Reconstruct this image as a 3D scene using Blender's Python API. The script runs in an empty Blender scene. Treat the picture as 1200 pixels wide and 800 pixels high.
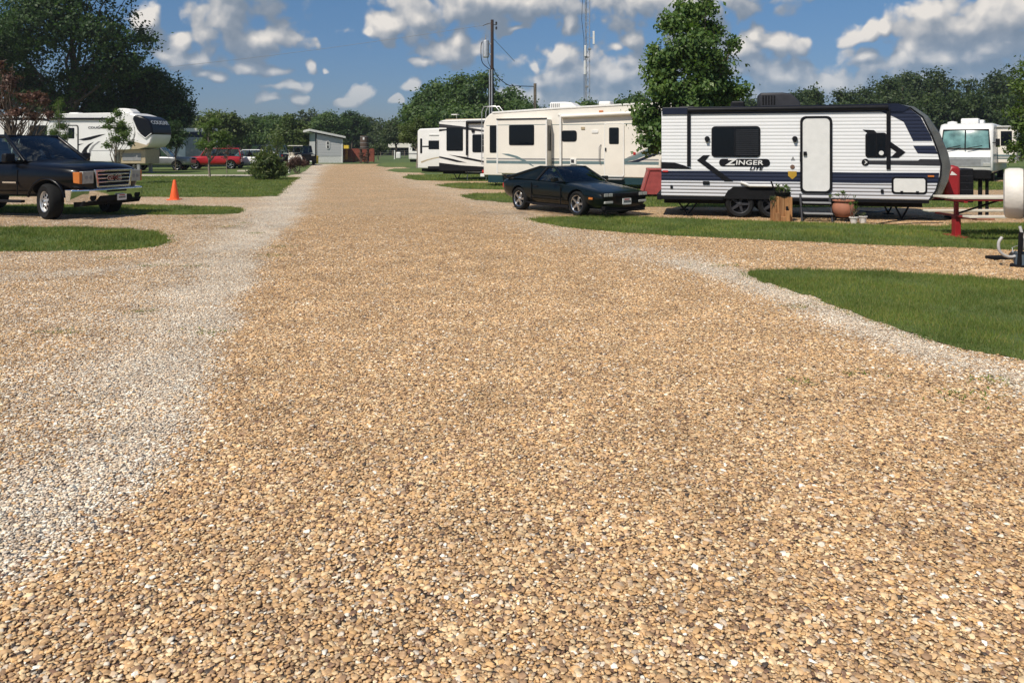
import bpy, bmesh, math, random
import numpy as np
from mathutils import Vector, Matrix
sc = bpy.context.scene
COL = sc.collection
R = math.radians
# ------------------------------------------------------------------ camera model (photo 1200x800)
F, H, CX, HY = 880.0, 1.8, 600.0, 172.0
def gp(u, v, z=0.0):
    D = F*(H-z)/(v-HY)
    return Vector(((u-CX)/F*D, D, z))
def at(u, D, z=0.0):
    return Vector(((u-CX)/F*D, D, z))
def zat(v, D):
    return H-(v-HY)/F*D
cam = bpy.data.cameras.new('camera'); co = bpy.data.objects.new('camera', cam); COL.objects.link(co)
co.location = (0, 0, H); co.rotation_euler = (R(90), 0, 0)
cam.sensor_width = 36; cam.lens = F/1200*36; cam.shift_y = -228/1200
cam.clip_start = 0.05; cam.clip_end = 6000
sc.camera = co
sc.view_settings.view_transform = 'Standard'; sc.view_settings.look = 'None'
sc.view_settings.gamma = 1; sc.view_settings.use_curve_mapping = False
sc.view_settings.exposure = EXPOSURE = 0.2
SUN_AZ = math.atan2(-0.63, -0.78); SUN_EL = R(52)
SUN = Vector((math.sin(SUN_AZ)*math.cos(SUN_EL), math.cos(SUN_AZ)*math.cos(SUN_EL), math.sin(SUN_EL)))
# ------------------------------------------------------------------ helpers
def lin(c):
    return tuple(((x/255+0.055)/1.055)**2.4 if x/255 > 0.04045 else x/255/12.92 for x in c)
class NT:
    def __init__(s, tree): s.t = tree; s.n = tree.nodes; s.l = tree.links
    def new(s, typ, **kw):
        n = s.n.new(typ)
        for k, v in kw.items(): setattr(n, k, v)
        return n
    def link(s, a, b): s.l.new(a, b)
    def setin(s, sock, v):
        if isinstance(v, bpy.types.NodeSocket): s.l.new(v, sock)
        else: sock.default_value = v
    def math(s, op, a, b=None, c=None, clamp=False):
        n = s.new('ShaderNodeMath', operation=op, use_clamp=clamp)
        s.setin(n.inputs[0], a)
        if b is not None: s.setin(n.inputs[1], b)
        if c is not None: s.setin(n.inputs[2], c)
        return n.outputs[0]
    def vmath(s, op, a, b=None):
        n = s.new('ShaderNodeVectorMath', operation=op)
        s.setin(n.inputs[0], a)
        if b is not None: s.setin(n.inputs[1], b)
        return n.outputs['Value'] if op in ('LENGTH', 'DOT_PRODUCT', 'DISTANCE') else n.outputs[0]
    def ramp(s, fac, stops, interp='LINEAR'):
        n = s.new('ShaderNodeValToRGB'); cr = n.color_ramp; cr.interpolation = interp
        while len(cr.elements) < len(stops): cr.elements.new(0.5)
        for e, (p, c) in zip(cr.elements, stops):
            e.position = p; e.color = tuple(c)+(1,) if len(c) == 3 else c
        s.setin(n.inputs[0], fac)
        return n.outputs[0]
    def mix(s, fac, a, b, blend='MIX'):
        n = s.new('ShaderNodeMix', data_type='RGBA', blend_type=blend)
        s.setin(n.inputs[0], fac)
        for k, v in ((6, a), (7, b)):
            if not isinstance(v, bpy.types.NodeSocket) and len(v) == 3: v = tuple(v)+(1,)
            s.setin(n.inputs[k], v)
        return n.outputs[2]
    def noise(s, vec, scale, detail=4, rough=0.55, out=0):
        n = s.new('ShaderNodeTexNoise'); n.inputs['Scale'].default_value = scale
        n.inputs['Detail'].default_value = detail; n.inputs['Roughness'].default_value = rough
        if vec is not None: s.link(vec, n.inputs['Vector'])
        return n.outputs[out]
def newmat(name):
    m = bpy.data.materials.new(name); m.use_nodes = True
    nt = NT(m.node_tree); nt.n.clear()
    o = nt.new('ShaderNodeOutputMaterial'); b = nt.new('ShaderNodeBsdfPrincipled')
    nt.link(b.outputs[0], o.inputs[0])
    nt.out = o; nt.b = b
    return m, nt
def plain(name, col, rough=0.5, metal=0.0, coat=0.0, var=0.12, nscale=6.0, spec=0.5, bump=0.0, bscale=40, dirt_dark=None):
    m, nt = newmat(name)
    tc = nt.new('ShaderNodeTexCoord').outputs['Object']
    n = nt.noise(tc, nscale, 5)
    lo = tuple(c*(1-var) for c in col); hi = tuple(min(1, c*(1+var)) for c in col)
    c = nt.ramp(n, [(0.3, lo), (0.7, hi)])
    if dirt_dark:
        sep = nt.new('ShaderNodeSeparateXYZ'); nt.link(tc, sep.inputs[0])
        zf = nt.math('MULTIPLY_ADD', sep.outputs[2], -1/dirt_dark[1], 1.0, clamp=True)
        zf = nt.math('MULTIPLY', zf, nt.noise(tc, 3.0, 6), clamp=True)
        c = nt.mix(zf, c, dirt_dark[0])
    nt.link(c, nt.b.inputs['Base Color'])
    r = nt.math('MULTIPLY_ADD', n, 0.15, rough-0.07, clamp=True)
    nt.link(r, nt.b.inputs['Roughness'])
    nt.b.inputs['Metallic'].default_value = metal
    nt.b.inputs['Coat Weight'].default_value = coat
    nt.b.inputs['Coat Roughness'].default_value = 0.04
    nt.b.inputs['Specular IOR Level'].default_value = spec
    if bump:
        bn = nt.new('ShaderNodeBump'); bn.inputs['Strength'].default_value = bump
        bn.inputs['Distance'].default_value = 0.01
        nt.link(nt.noise(tc, bscale, 3), bn.inputs['Height']); nt.link(bn.outputs[0], nt.b.inputs['Normal'])
    return m
def ridged(name, col, period=0.086, var=0.04, rough=0.4, depth=0.0052):
    # horizontally ribbed aluminium siding: each rib is a shallow step
    m, nt = newmat(name)
    tc = nt.new('ShaderNodeTexCoord').outputs['Object']
    sep = nt.new('ShaderNodeSeparateXYZ'); nt.link(tc, sep.inputs[0])
    n = nt.noise(tc, 2.0, 4)
    c = nt.ramp(n, [(0.3, tuple(x*(1-var) for x in col)), (0.7, col)])
    nt.link(c, nt.b.inputs['Base Color']); nt.b.inputs['Roughness'].default_value = rough
    f = nt.math('FRACT', nt.math('MULTIPLY', sep.outputs[2], 1/period))
    t = nt.math('PINGPONG', nt.math('SUBTRACT', f, 0.15), 0.5)
    h = nt.new('ShaderNodeMapRange', interpolation_type='SMOOTHSTEP')
    nt.link(f, h.inputs[0]); h.inputs[1].default_value = 0.0; h.inputs[2].default_value = 0.3
    h2 = nt.new('ShaderNodeMapRange', interpolation_type='SMOOTHSTEP')
    nt.link(f, h2.inputs[0]); h2.inputs[1].default_value = 0.55; h2.inputs[2].default_value = 0.95
    hh = nt.math('SUBTRACT', h.outputs[0], h2.outputs[0])
    bn = nt.new('ShaderNodeBump'); bn.inputs['Strength'].default_value = 1.0; bn.inputs['Distance'].default_value = depth
    nt.link(hh, bn.inputs['Height']); nt.link(bn.outputs[0], nt.b.inputs['Normal'])
    return m
def carglass(name, tint=(0.55, 0.62, 0.62), trans=0.5):
    m, nt = newmat(name)
    nt.n.remove(nt.b)
    tr = nt.new('ShaderNodeBsdfTransparent'); tr.inputs[0].default_value = tuple(tint)+(1,)
    gl = nt.new('ShaderNodeBsdfGlossy'); gl.inputs['Roughness'].default_value = 0.02
    gl.inputs[0].default_value = (0.85, 0.9, 0.92, 1)
    fr = nt.new('ShaderNodeFresnel'); fr.inputs[0].default_value = 1.52
    mx = nt.new('ShaderNodeMixShader')
    f = nt.math('ADD', fr.outputs[0], 0.04, clamp=True)
    nt.link(f, mx.inputs[0]); nt.link(tr.outputs[0], mx.inputs[1]); nt.link(gl.outputs[0], mx.inputs[2])
    nt.link(mx.outputs[0], nt.out.inputs[0])
    return m
def leafmat(name, cols, rough=0.55, transl=0.38, clump=0.5, dry=(1.3, 1.22, 1.0)):
    m, nt = newmat(name)
    geo = nt.new('ShaderNodeNewGeometry')
    c = nt.ramp(geo.outputs['Random Per Island'], [(i/(len(cols)-1), x) for i, x in enumerate(cols)])
    tc = nt.new('ShaderNodeTexCoord').outputs['Object']
    n = nt.noise(tc, clump, 3)
    n = nt.ramp(n, [(0.35, (0.72, 0.78, 0.75)), (0.62, (1.2, 1.15, 1.0)), (0.78, dry)])
    c = nt.mix(1.0, c, n, 'MULTIPLY')
    nt.link(c, nt.b.inputs['Base Color']); nt.b.inputs['Roughness'].default_value = rough
    nt.b.inputs['Specular IOR Level'].default_value = 0.35
    tl = nt.new('ShaderNodeBsdfTranslucent')
    nt.link(nt.mix(1.0, c, (1.1, 1.25, 0.5), 'MULTIPLY'), tl.inputs[0])
    mx = nt.new('ShaderNodeMixShader'); mx.inputs[0].default_value = transl
    nt.link(nt.b.outputs[0], mx.inputs[1]); nt.link(tl.outputs[0], mx.inputs[2]); nt.link(mx.outputs[0], nt.out.inputs[0])
    return m

class MB:
    """collects geometry of ONE mesh object"""
    def __init__(s): s.v = []; s.f = []; s.m = []
    def add(s, vs, fs, m=0):
        o = len(s.v); s.v += [tuple(x) for x in vs]
        for f in fs: s.f.append([i+o for i in f]); s.m.append(m)
        return s
    def box(s, a, b, m=0, M=None):
        x0, y0, z0 = a; x1, y1, z1 = b
        vs = [Vector(p) for p in ((x0,y0,z0),(x1,y0,z0),(x1,y1,z0),(x0,y1,z0),(x0,y0,z1),(x1,y0,z1),(x1,y1,z1),(x0,y1,z1))]
        if M is not None: vs = [M @ p for p in vs]
        return s.add(vs, [(0,3,2,1),(4,5,6,7),(0,1,5,4),(1,2,6,5),(2,3,7,6),(3,0,4,7)], m)
    def prism(s, poly, c0, c1, axis='y', m=0):
        n = len(poly)
        def P(a, b, c): return (a, c, b) if axis == 'y' else ((c, a, b) if axis == 'x' else (a, b, c))
        vs = [P(a, b, c0) for a, b in poly]+[P(a, b, c1) for a, b in poly]
        fs = [list(range(n)), list(range(2*n-1, n-1, -1))]+[(i, (i+1) % n, n+(i+1) % n, n+i) for i in range(n)]
        return s.add(vs, fs, m)
    def tube(s, pts, r, seg=8, m=0, cap=True):
        pts = [Vector(p) for p in pts]; n = len(pts)
        rs = r if isinstance(r, (list, tuple)) else [r]*n
        vs = []; prev = None
        for i, p in enumerate(pts):
            d = (pts[min(i+1, n-1)]-pts[max(i-1, 0)])
            d = d.normalized() if d.length > 1e-9 else Vector((0, 0, 1))
            if prev is None:
                a = Vector((0, 0, 1)) if abs(d.z) < 0.9 else Vector((1, 0, 0))
                x = d.cross(a).normalized()
            else:
                x = (prev-d*prev.dot(d)); x = x.normalized() if x.length > 1e-6 else d.orthogonal().normalized()
            prev = x; y = d.cross(x)
            vs += [p+(x*math.cos(k*2*math.pi/seg)+y*math.sin(k*2*math.pi/seg))*rs[i] for k in range(seg)]
        fs = [(i*seg+k, i*seg+(k+1) % seg, (i+1)*seg+(k+1) % seg, (i+1)*seg+k) for i in range(n-1) for k in range(seg)]
        if cap: fs += [list(range(seg))[::-1], list(range((n-1)*seg, n*seg))]
        return s.add(vs, fs, m)
    def lathe(s, prof, o=(0,0,0), axis='z', seg=24, m=0, closed=False, cap=True):
        o = Vector(o); n = len(prof); vs = []
        for r, h in prof:
            for k in range(seg):
                a = 2*math.pi*k/seg; c, d = r*math.cos(a), r*math.sin(a)
                vs.append(o+Vector((c, d, h) if axis == 'z' else ((c, h, d) if axis == 'y' else (h, c, d))))
        fs = [(i*seg+k, i*seg+(k+1) % seg, (i+1)*seg+(k+1) % seg, (i+1)*seg+k) for i in range(n-1) for k in range(seg)]
        if closed: fs += [((n-1)*seg+k, (n-1)*seg+(k+1) % seg, (k+1) % seg, k) for k in range(seg)]
        elif cap: fs += [list(range(seg))[::-1], list(range((n-1)*seg, n*seg))]
        return s.add(vs, fs, m)
    def patch(s, p00, p10, p11, p01, bulge=(0,0,0), n=6, m=0):
        p00, p10, p11, p01, bl = map(Vector, (p00, p10, p11, p01, bulge))
        vs = []
        for j in range(n+1):
            for i in range(n+1):
                a, b = i/n, j/n
                p = p00*(1-a)*(1-b)+p10*a*(1-b)+p11*a*b+p01*(1-a)*b
                vs.append(p+bl*(4*a*(1-a))*(0.4+0.6*4*b*(1-b)))
        fs = [(j*(n+1)+i, j*(n+1)+i+1, (j+1)*(n+1)+i+1, (j+1)*(n+1)+i) for j in range(n) for i in range(n)]
        return s.add(vs, fs, m)
    def mesh(s, name, mats, smooth=None):
        me = bpy.data.meshes.new(name)
        me.from_pydata(s.v, [], s.f)
        for m in (mats if isinstance(mats, (list, tuple)) else [mats]): me.materials.append(m)
        me.polygons.foreach_set('material_index', s.m)
        bm = bmesh.new(); bm.from_mesh(me); bmesh.ops.recalc_face_normals(bm, faces=bm.faces); bm.to_mesh(me); bm.free()
        if smooth is not None:
            me.polygons.foreach_set('use_smooth', [True]*len(me.polygons))
            me.set_sharp_from_angle(angle=R(smooth))
        return me
    def build(s, name, mats, parent=None, smooth=None, bevel=0, bseg=2, label=None):
        o = bpy.data.objects.new(name, s.mesh(name, mats, smooth)); COL.objects.link(o)
        if parent is not None: o.parent = parent
        if bevel:
            b = o.modifiers.new('bevel', 'BEVEL'); b.width = bevel; b.segments = bseg; b.limit_method = 'ANGLE'; b.angle_limit = R(40)
        if label: o['label'] = label
        return o
def tag(o, label, cat, group=None, kind=None):
    if label: o['label'] = label
    if cat: o['category'] = cat
    if group: o['group'] = group
    if kind: o['kind'] = kind
    return o
def thing(name, label, cat, loc=(0,0,0), rz=0, group=None):
    o = bpy.data.objects.new(name, None); COL.objects.link(o)
    o.location = loc; o.rotation_euler = (0, 0, rz); o.empty_display_size = 0.2
    return tag(o, label, cat, group)
def struct(o):
    o['kind'] = 'structure'; return o
def copytree(root, loc, rz, label=None, scale=1):
    r = root.copy(); COL.objects.link(r); r.location = loc; r.rotation_euler = (0, 0, rz); r.scale = (scale,)*3
    if label: r['label'] = label
    for c in list(root.children):
        d = c.copy(); COL.objects.link(d); d.parent = r
        for g in list(c.children):
            e = g.copy(); COL.objects.link(e); e.parent = d
    return r
def rrect(x0, z0, x1, z1, r=0.05, n=4):
    if x0 > x1: x0, x1 = x1, x0
    if z0 > z1: z0, z1 = z1, z0
    r = min(r, (x1-x0)/2.01, (z1-z0)/2.01); out = []
    for cx, cz, a0 in ((x1-r, z0+r, -90), (x1-r, z1-r, 0), (x0+r, z1-r, 90), (x0+r, z0+r, 180)):
        for k in range(n+1):
            a = R(a0+90*k/n); out.append((cx+r*math.cos(a), cz+r*math.sin(a)))
    return out
def npmesh(name, verts, faces, mat, smooth=False):
    """fast mesh from numpy: faces (n,k)"""
    me = bpy.data.meshes.new(name); n, k = faces.shape
    me.vertices.add(len(verts)); me.vertices.foreach_set('co', verts.astype(np.float32).ravel())
    me.loops.add(n*k); me.loops.foreach_set('vertex_index', faces.astype(np.int32).ravel())
    me.polygons.add(n); me.polygons.foreach_set('loop_start', np.arange(0, n*k, k, dtype=np.int32))
    me.materials.append(mat); me.update(calc_edges=True); me.validate()
    if smooth: me.polygons.foreach_set('use_smooth', np.ones(n, dtype=bool))
    return me
def link(name, me, parent=None):
    o = bpy.data.objects.new(name, me); COL.objects.link(o)
    if parent is not None: o.parent = parent
    return o
def textmesh(body, size, offset=0.0, extrude=0.003, shear=0.0, spacing=1.0):
    c = bpy.data.curves.new('lettering', 'FONT'); c.body = body; c.size = size; c.offset = offset; c.extrude = extrude
    c.shear = shear; c.space_character = spacing; c.align_x = 'CENTER'; c.align_y = 'CENTER'; c.resolution_u = 3
    o = bpy.data.objects.new('lettering', c); COL.objects.link(o)
    dg = bpy.context.evaluated_depsgraph_get()
    me = bpy.data.meshes.new_from_object(o.evaluated_get(dg))
    bpy.data.objects.remove(o); bpy.data.curves.remove(c)
    return me
def text(name, body, size, mat, parent, loc, rot=(R(90), 0, 0), offset=0.0, shear=0.0, sx=1.0, extrude=0.003, spacing=1.0):
    me = textmesh(body, size, offset, extrude, shear, spacing); me.materials.clear(); me.materials.append(mat)
    o = link(name, me, parent); o.location = loc; o.rotation_euler = rot; o.scale = (sx, 1, 1)
    return o

# ------------------------------------------------------------------ materials
M = {}
M['white'] = plain('white_gelcoat', (0.78, 0.77, 0.74), 0.3, var=0.04, nscale=1.5, dirt_dark=((0.55, 0.5, 0.42), 1.4))
M['cream'] = plain('cream_gelcoat', (0.78, 0.735, 0.655), 0.35, var=0.04, nscale=1.2, dirt_dark=((0.55, 0.48, 0.38), 1.3))
M['pale'] = plain('pale_plastic', (0.74, 0.73, 0.70), 0.45, var=0.05)
M['siding'] = ridged('white_ribbed_siding', (0.80, 0.80, 0.80))
M['navysiding'] = ridged('navy_ribbed_siding', (0.014, 0.019, 0.043))
M['graysiding'] = ridged('light_grey_ribbed_siding', (0.52, 0.52, 0.54), depth=0.018)
M['darkcap'] = plain('dark_gloss_cap', (0.34, 0.34, 0.31), 0.2, metal=0.85, coat=0.5, var=0.25, nscale=3)
M['black'] = plain('black_plastic', (0.007, 0.007, 0.009), 0.45, var=0.2, spec=0.25)
M['matblack'] = plain('matt_black', (0.009, 0.009, 0.010), 0.75, var=0.25, spec=0.15)
M['darkgrey'] = plain('dark_grey', (0.035, 0.035, 0.04), 0.5, spec=0.3)
M['grey'] = plain('mid_grey', (0.25, 0.25, 0.25), 0.5)
M['silver'] = plain('silver_metal', (0.6, 0.6, 0.6), 0.28, metal=1.0, var=0.08)
M['alu'] = plain('aluminium', (0.7, 0.7, 0.7), 0.4, metal=0.9, var=0.06)
M['chrome'] = plain('chrome', (0.85, 0.85, 0.85), 0.09, metal=1.0, var=0.03)
M['window'] = plain('tinted_window', (0.004, 0.006, 0.009), 0.05, var=0.1, spec=0.3)
M['navy'] = plain('navy_decal', (0.010, 0.014, 0.032), 0.4, spec=0.3)
M['rubber'] = plain('tyre_rubber', (0.012, 0.012, 0.012), 0.85, var=0.3, bump=0.3, bscale=60, spec=0.2)
M['camaro'] = plain('black_green_car_paint', (0.002, 0.005, 0.005), 0.35, coat=0.4, var=0.2, spec=0.15)
M['truckpaint'] = plain('dark_navy_car_paint', (0.0015, 0.0016, 0.003), 0.3, coat=0.4, var=0.2, spec=0.15)
M['redpaint'] = plain('red_car_paint', (0.45, 0.012, 0.018), 0.3, coat=0.8, var=0.1)
M['whitepaint'] = plain('white_car_paint', (0.78, 0.78, 0.78), 0.3, coat=0.8, var=0.03)
M['bluepaint'] = plain('dark_blue_car_paint', (0.02, 0.03, 0.055), 0.3, coat=0.8)
M['greypaint'] = plain('grey_car_paint', (0.32, 0.33, 0.34), 0.3, metal=0.5, coat=0.8)
M['interior'] = plain('car_interior', (0.10, 0.10, 0.105), 0.8)
M['glass'] = carglass('car_glass')
M['darkred'] = plain('dark_red_enamel', (0.16, 0.012, 0.012), 0.35)
M['headlamp'] = plain('clear_lamp', (0.40, 0.40, 0.37), 0.15, var=0.15, nscale=30)
M['amber'] = plain('amber_lamp', (0.55, 0.17, 0.035), 0.2)
M['redlamp'] = plain('red_lamp', (0.45, 0.02, 0.02), 0.2)
M['teal'] = plain('teal_stripe', (0.13, 0.19, 0.20), 0.4)
M['tealdark'] = plain('dark_teal', (0.010, 0.038, 0.047), 0.5, spec=0.3)
M['tan'] = plain('tan_stripe', (0.42, 0.34, 0.22), 0.45)
M['redmatt'] = plain('faded_red_paint', (0.34, 0.06, 0.055), 0.55, var=0.2)
M['tablered'] = plain('red_painted_steel', (0.30, 0.016, 0.02), 0.45)
M['cone'] = plain('orange_cone', (0.85, 0.12, 0.02), 0.5, var=0.1)
M['creamboard'] = plain('cream_board', (0.66, 0.6, 0.5), 0.6, var=0.1)
M['canvas'] = plain('white_vinyl_cover', (0.70, 0.66, 0.6), 0.45, var=0.08, bump=0.9, bscale=9)
M['terracotta'] = plain('terracotta', (0.33, 0.13, 0.075), 0.75, var=0.2)
M['pot'] = plain('white_pot', (0.68, 0.65, 0.6), 0.6)
M['poleblack'] = plain('creosoted_pole', (0.05, 0.03, 0.025), 0.9, var=0.4, nscale=12)
M['polegrey'] = plain('weathered_pole', (0.16, 0.13, 0.10), 0.9, var=0.3)
M['galv'] = plain('galvanised_steel', (0.5, 0.51, 0.52), 0.45, metal=0.6, var=0.1)
M['concrete'] = plain('concrete', (0.5, 0.44, 0.36), 0.85, var=0.15, nscale=3)
M['redboards'] = plain('rust_red_boards', (0.23, 0.055, 0.032), 0.8, var=0.2, nscale=3)
M['oldwood'] = plain('old_brown_wood', (0.09, 0.06, 0.045), 0.9, var=0.4, nscale=14)
M['yellow'] = plain('yellow_plastic', (0.75, 0.5, 0.05), 0.5)
M['bark'] = plain('bark', (0.10, 0.075, 0.055), 0.95, var=0.45, nscale=10, bump=0.8, bscale=14)
M['barkpale'] = plain('pale_bark', (0.22, 0.18, 0.14), 0.95, var=0.35, nscale=10)
M['homegrey'] = ridged('grey_lap_siding', (0.52, 0.525, 0.53), period=0.18, rough=0.6)
M['homewhite'] = plain('white_trim', (0.7, 0.69, 0.66), 0.6)
M['tyrecord'] = plain('grey_hose', (0.45, 0.44, 0.43), 0.5)
M['bluegrey'] = plain('blue_grey_plastic', (0.10, 0.14, 0.18), 0.5)
M['gold'] = plain('gold_badge', (0.45, 0.27, 0.03), 0.4)
M['brownbadge'] = plain('brown_badge', (0.16, 0.09, 0.06), 0.5)
def plankwood():
    m, nt = newmat('cedar_planks')
    tc = nt.new('ShaderNodeTexCoord').outputs['Object']
    mp = nt.new('ShaderNodeMapping'); mp.inputs['Scale'].default_value = (30, 30, 2.5); nt.link(tc, mp.inputs[0])
    n = nt.noise(mp.outputs[0], 1.0, 6)
    c = nt.ramp(n, [(0.25, (0.20, 0.085, 0.03)), (0.5, (0.36, 0.18, 0.075)), (0.75, (0.50, 0.29, 0.14))])
    geo = nt.new('ShaderNodeNewGeometry')
    c = nt.mix(1.0, c, nt.ramp(geo.outputs['Random Per Island'], [(0, (0.6, 0.55, 0.5)), (1, (1.25, 1.2, 1.1))]), 'MULTIPLY')
    nt.link(c, nt.b.inputs['Base Color']); nt.b.inputs['Roughness'].default_value = 0.6
    return m
M['planks'] = plankwood()
L = {}
L['oak'] = leafmat('oak_leaves', [(0.0304, 0.0621, 0.0221), (0.0483, 0.0966, 0.0304), (0.0759, 0.1311, 0.0414)], clump=0.35)
L['gum'] = leafmat('glossy_green_leaves', [(0.0670, 0.1274, 0.0376), (0.1006, 0.1743, 0.0510), (0.1476, 0.2146, 0.0670)], rough=0.4, clump=0.8)
L['mid'] = leafmat('green_leaves', [(0.0506, 0.1013, 0.0338), (0.0844, 0.1435, 0.0473), (0.1265, 0.1857, 0.0608)], clump=0.3)
L['wood'] = leafmat('far_leaves', [(0.0328, 0.0600, 0.0204), (0.0529, 0.0864, 0.0300), (0.0781, 0.1080, 0.0384)], clump=0.25)
L['olive'] = leafmat('olive_leaves', [(0.0719, 0.1079, 0.0316), (0.1079, 0.1510, 0.0431), (0.1510, 0.1869, 0.0575)], clump=0.3)
L['fresh'] = leafmat('fresh_green_leaves', [(0.075, 0.125, 0.03), (0.10, 0.16, 0.038), (0.13, 0.19, 0.05)], clump=1.0)
L['brown'] = leafmat('dry_purple_brown_leaves', [(0.07, 0.035, 0.03), (0.12, 0.06, 0.05), (0.19, 0.10, 0.075)], transl=0.2, clump=1.5)
L['dull'] = leafmat('dull_green_leaves', [(0.0522, 0.0854, 0.0404), (0.0815, 0.1118, 0.0528), (0.1141, 0.1397, 0.0621)], clump=0.2)
L['shrub'] = leafmat('shrub_leaves', [(0.0500, 0.0813, 0.0225), (0.0875, 0.1313, 0.0375), (0.1750, 0.1875, 0.0625)], clump=1.2)
L['grass'] = leafmat('grass_blades', [(0.0915, 0.1455, 0.0257), (0.1298, 0.1921, 0.0373), (0.1831, 0.2328, 0.0524), (0.2900, 0.2445, 0.0931)], rough=0.6, transl=0.3, clump=0.8, dry=(1.9, 1.4, 1.2))
# ------------------------------------------------------------------ sky, clouds and sun
sd = bpy.data.lights.new('sun', 'SUN'); sd.energy = 4.2; sd.angle = R(0.53); sd.color = (1.0, 0.93, 0.82)
so = bpy.data.objects.new('sun', sd); COL.objects.link(so)
so.rotation_euler = (-SUN).to_track_quat('-Z', 'Y').to_euler()
so.location = SUN*50
w = bpy.data.worlds.new('World'); sc.world = w; w.use_nodes = True
nt = NT(w.node_tree); nt.n.clear()
CL = [  # clouds as (azimuth px, elevation px, half width, half height) measured on the photograph
 (262,22,36,38),(300,46,48,17),(282,-14,52,34),(240,40,14,20),
 (208,50,18,22),(174,20,20,30),(197,65,22,10),(225,72,26,8),
 (288,80,22,14),(318,84,20,10),(254,93,13,7),(365,80,10,11),(382,84,8,5),(352,116,18,8),(318,114,20,8),(238,88,12,6),
 (590,2,115,26),(530,12,45,20),(455,33,32,17),(490,24,26,22),(432,38,12,10),
 (536,46,18,22),(522,62,34,16),(556,62,26,14),(498,72,24,7),
 (484,102,18,9),(424,112,22,13),(410,120,14,9),(460,118,16,6),
 (657,66,26,18),(624,80,15,12),(662,96,58,28),(618,114,44,14),(724,86,40,26),(744,44,24,15),(722,54,14,9),(760,112,40,22),
 (780,4,120,28),(668,26,13,20),(820,44,30,40),(606,34,20,6),
 (884,44,24,17),(912,54,30,14),(886,84,46,22),(922,94,52,20),(864,58,30,14),
 (1014,38,24,14),(1034,34,14,10),(1000,46,22,9),(1012,68,28,10),(1022,78,22,9),
 (1090,14,28,16),(1132,30,66,34),(1068,52,22,20),(1150,62,84,30),(1184,18,34,26),(1056,64,16,12),(1110,70,60,22),
 (960,100,70,14),(700,118,90,12),(930,112,110,12),(640,122,90,9),(330,100,40,6),(1120,90,90,16),
]
grp = bpy.data.node_groups.new('cloud_density', 'ShaderNodeTree')
grp.interface.new_socket('Pos', in_out='INPUT', socket_type='NodeSocketVector')
grp.interface.new_socket('Dir', in_out='INPUT', socket_type='NodeSocketVector')
grp.interface.new_socket('Density', in_out='OUTPUT', socket_type='NodeSocketFloat')
g = NT(grp)
gi = g.new('NodeGroupInput'); go = g.new('NodeGroupOutput')
wn = g.new('ShaderNodeTexNoise', noise_dimensions='2D'); wn.inputs['Scale'].default_value = 15; wn.inputs['Detail'].default_value = 3
wn.inputs['Roughness'].default_value = 0.6
g.link(gi.outputs['Pos'], wn.inputs['Vector'])
wv = g.vmath('MULTIPLY', g.vmath('SUBTRACT', wn.outputs['Color'], (0.5, 0.5, 0.5)), (0.028, 0.028, 0.0))
pos = g.vmath('ADD', gi.outputs['Pos'], wv)
def blobs(g, pos):
    cur = None
    for (u, v, ru, rv) in CL:
        az = math.atan((u-CX)/F); el = math.atan((HY-v)/F*math.cos(az))
        d = g.vmath('SUBTRACT', pos, (az, el, 0.0))
        q = 1.56 if ru > 24 else 1.12
        d = g.vmath('MULTIPLY', d, (F/ru/q, F/rv/q, 0.0))
        ln = g.vmath('LENGTH', d)
        cur = ln if cur is None else g.math('SMOOTH_MIN', cur, ln, 0.3)
    return g.math('SUBTRACT', 1.0, cur)
Mk = blobs(g, pos)
grp2 = bpy.data.node_groups.new('cloud_mask', 'ShaderNodeTree')
grp2.interface.new_socket('Pos', in_out='INPUT', socket_type='NodeSocketVector')
grp2.interface.new_socket('Mask', in_out='OUTPUT', socket_type='NodeSocketFloat')
g_2 = NT(grp2); gi2 = g_2.new('NodeGroupInput'); go2 = g_2.new('NodeGroupOutput')
g_2.link(blobs(g_2, gi2.outputs[0]), go2.inputs[0])
# clouds of the rest of the sky (out of the picture, seen in reflections)
sp = g.new('ShaderNodeSeparateXYZ'); g.link(gi.outputs['Pos'], sp.inputs[0])
far = g.new('ShaderNodeMapRange'); g.link(g.math('ABSOLUTE', sp.outputs[0]), far.inputs[0])
far.inputs[1].default_value = 0.62; far.inputs[2].default_value = 0.75
hi = g.new('ShaderNodeMapRange'); g.link(sp.outputs[1], hi.inputs[0]); hi.inputs[1].default_value = 0.22; hi.inputs[2].default_value = 0.3
outside = g.math('MAXIMUM', far.outputs[0], hi.outputs[0])
gen = g.math('MULTIPLY_ADD', g.noise(gi.outputs['Dir'], 3.2, 1), 5.0, -2.75)
Mk = g.math('MAXIMUM', Mk, g.math('SUBTRACT', gen, g.math('MULTIPLY', g.math('SUBTRACT', 1.0, outside), 9.0)))
nn = g.new('ShaderNodeTexNoise', noise_dimensions='2D'); nn.inputs['Scale'].default_value = 17; nn.inputs['Detail'].default_value = 7
nn.inputs['Roughness'].default_value = 0.6; g.link(gi.outputs['Pos'], nn.inputs['Vector']); n1 = nn.outputs[0]
vo = g.new('ShaderNodeTexVoronoi', feature='SMOOTH_F1', voronoi_dimensions='2D'); vo.inputs['Scale'].default_value = 31
vo.inputs['Detail'].default_value = 1.5; vo.inputs['Roughness'].default_value = 0.6; vo.inputs['Smoothness'].default_value = 0.35
g.link(g.vmath('ADD', gi.outputs['Pos'], g.vmath('MULTIPLY', wn.outputs['Color'], (0.03, 0.03, 0.03))), vo.inputs['Vector'])
det = g.math('ADD', g.math('MULTIPLY_ADD', n1, 0.85, -0.42), g.math('MULTIPLY', g.math('SUBTRACT', 0.42, vo.outputs['Distance']), 0.62))
dens = g.math('ADD', Mk, det)
g.link(dens, go.inputs[0])
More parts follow.
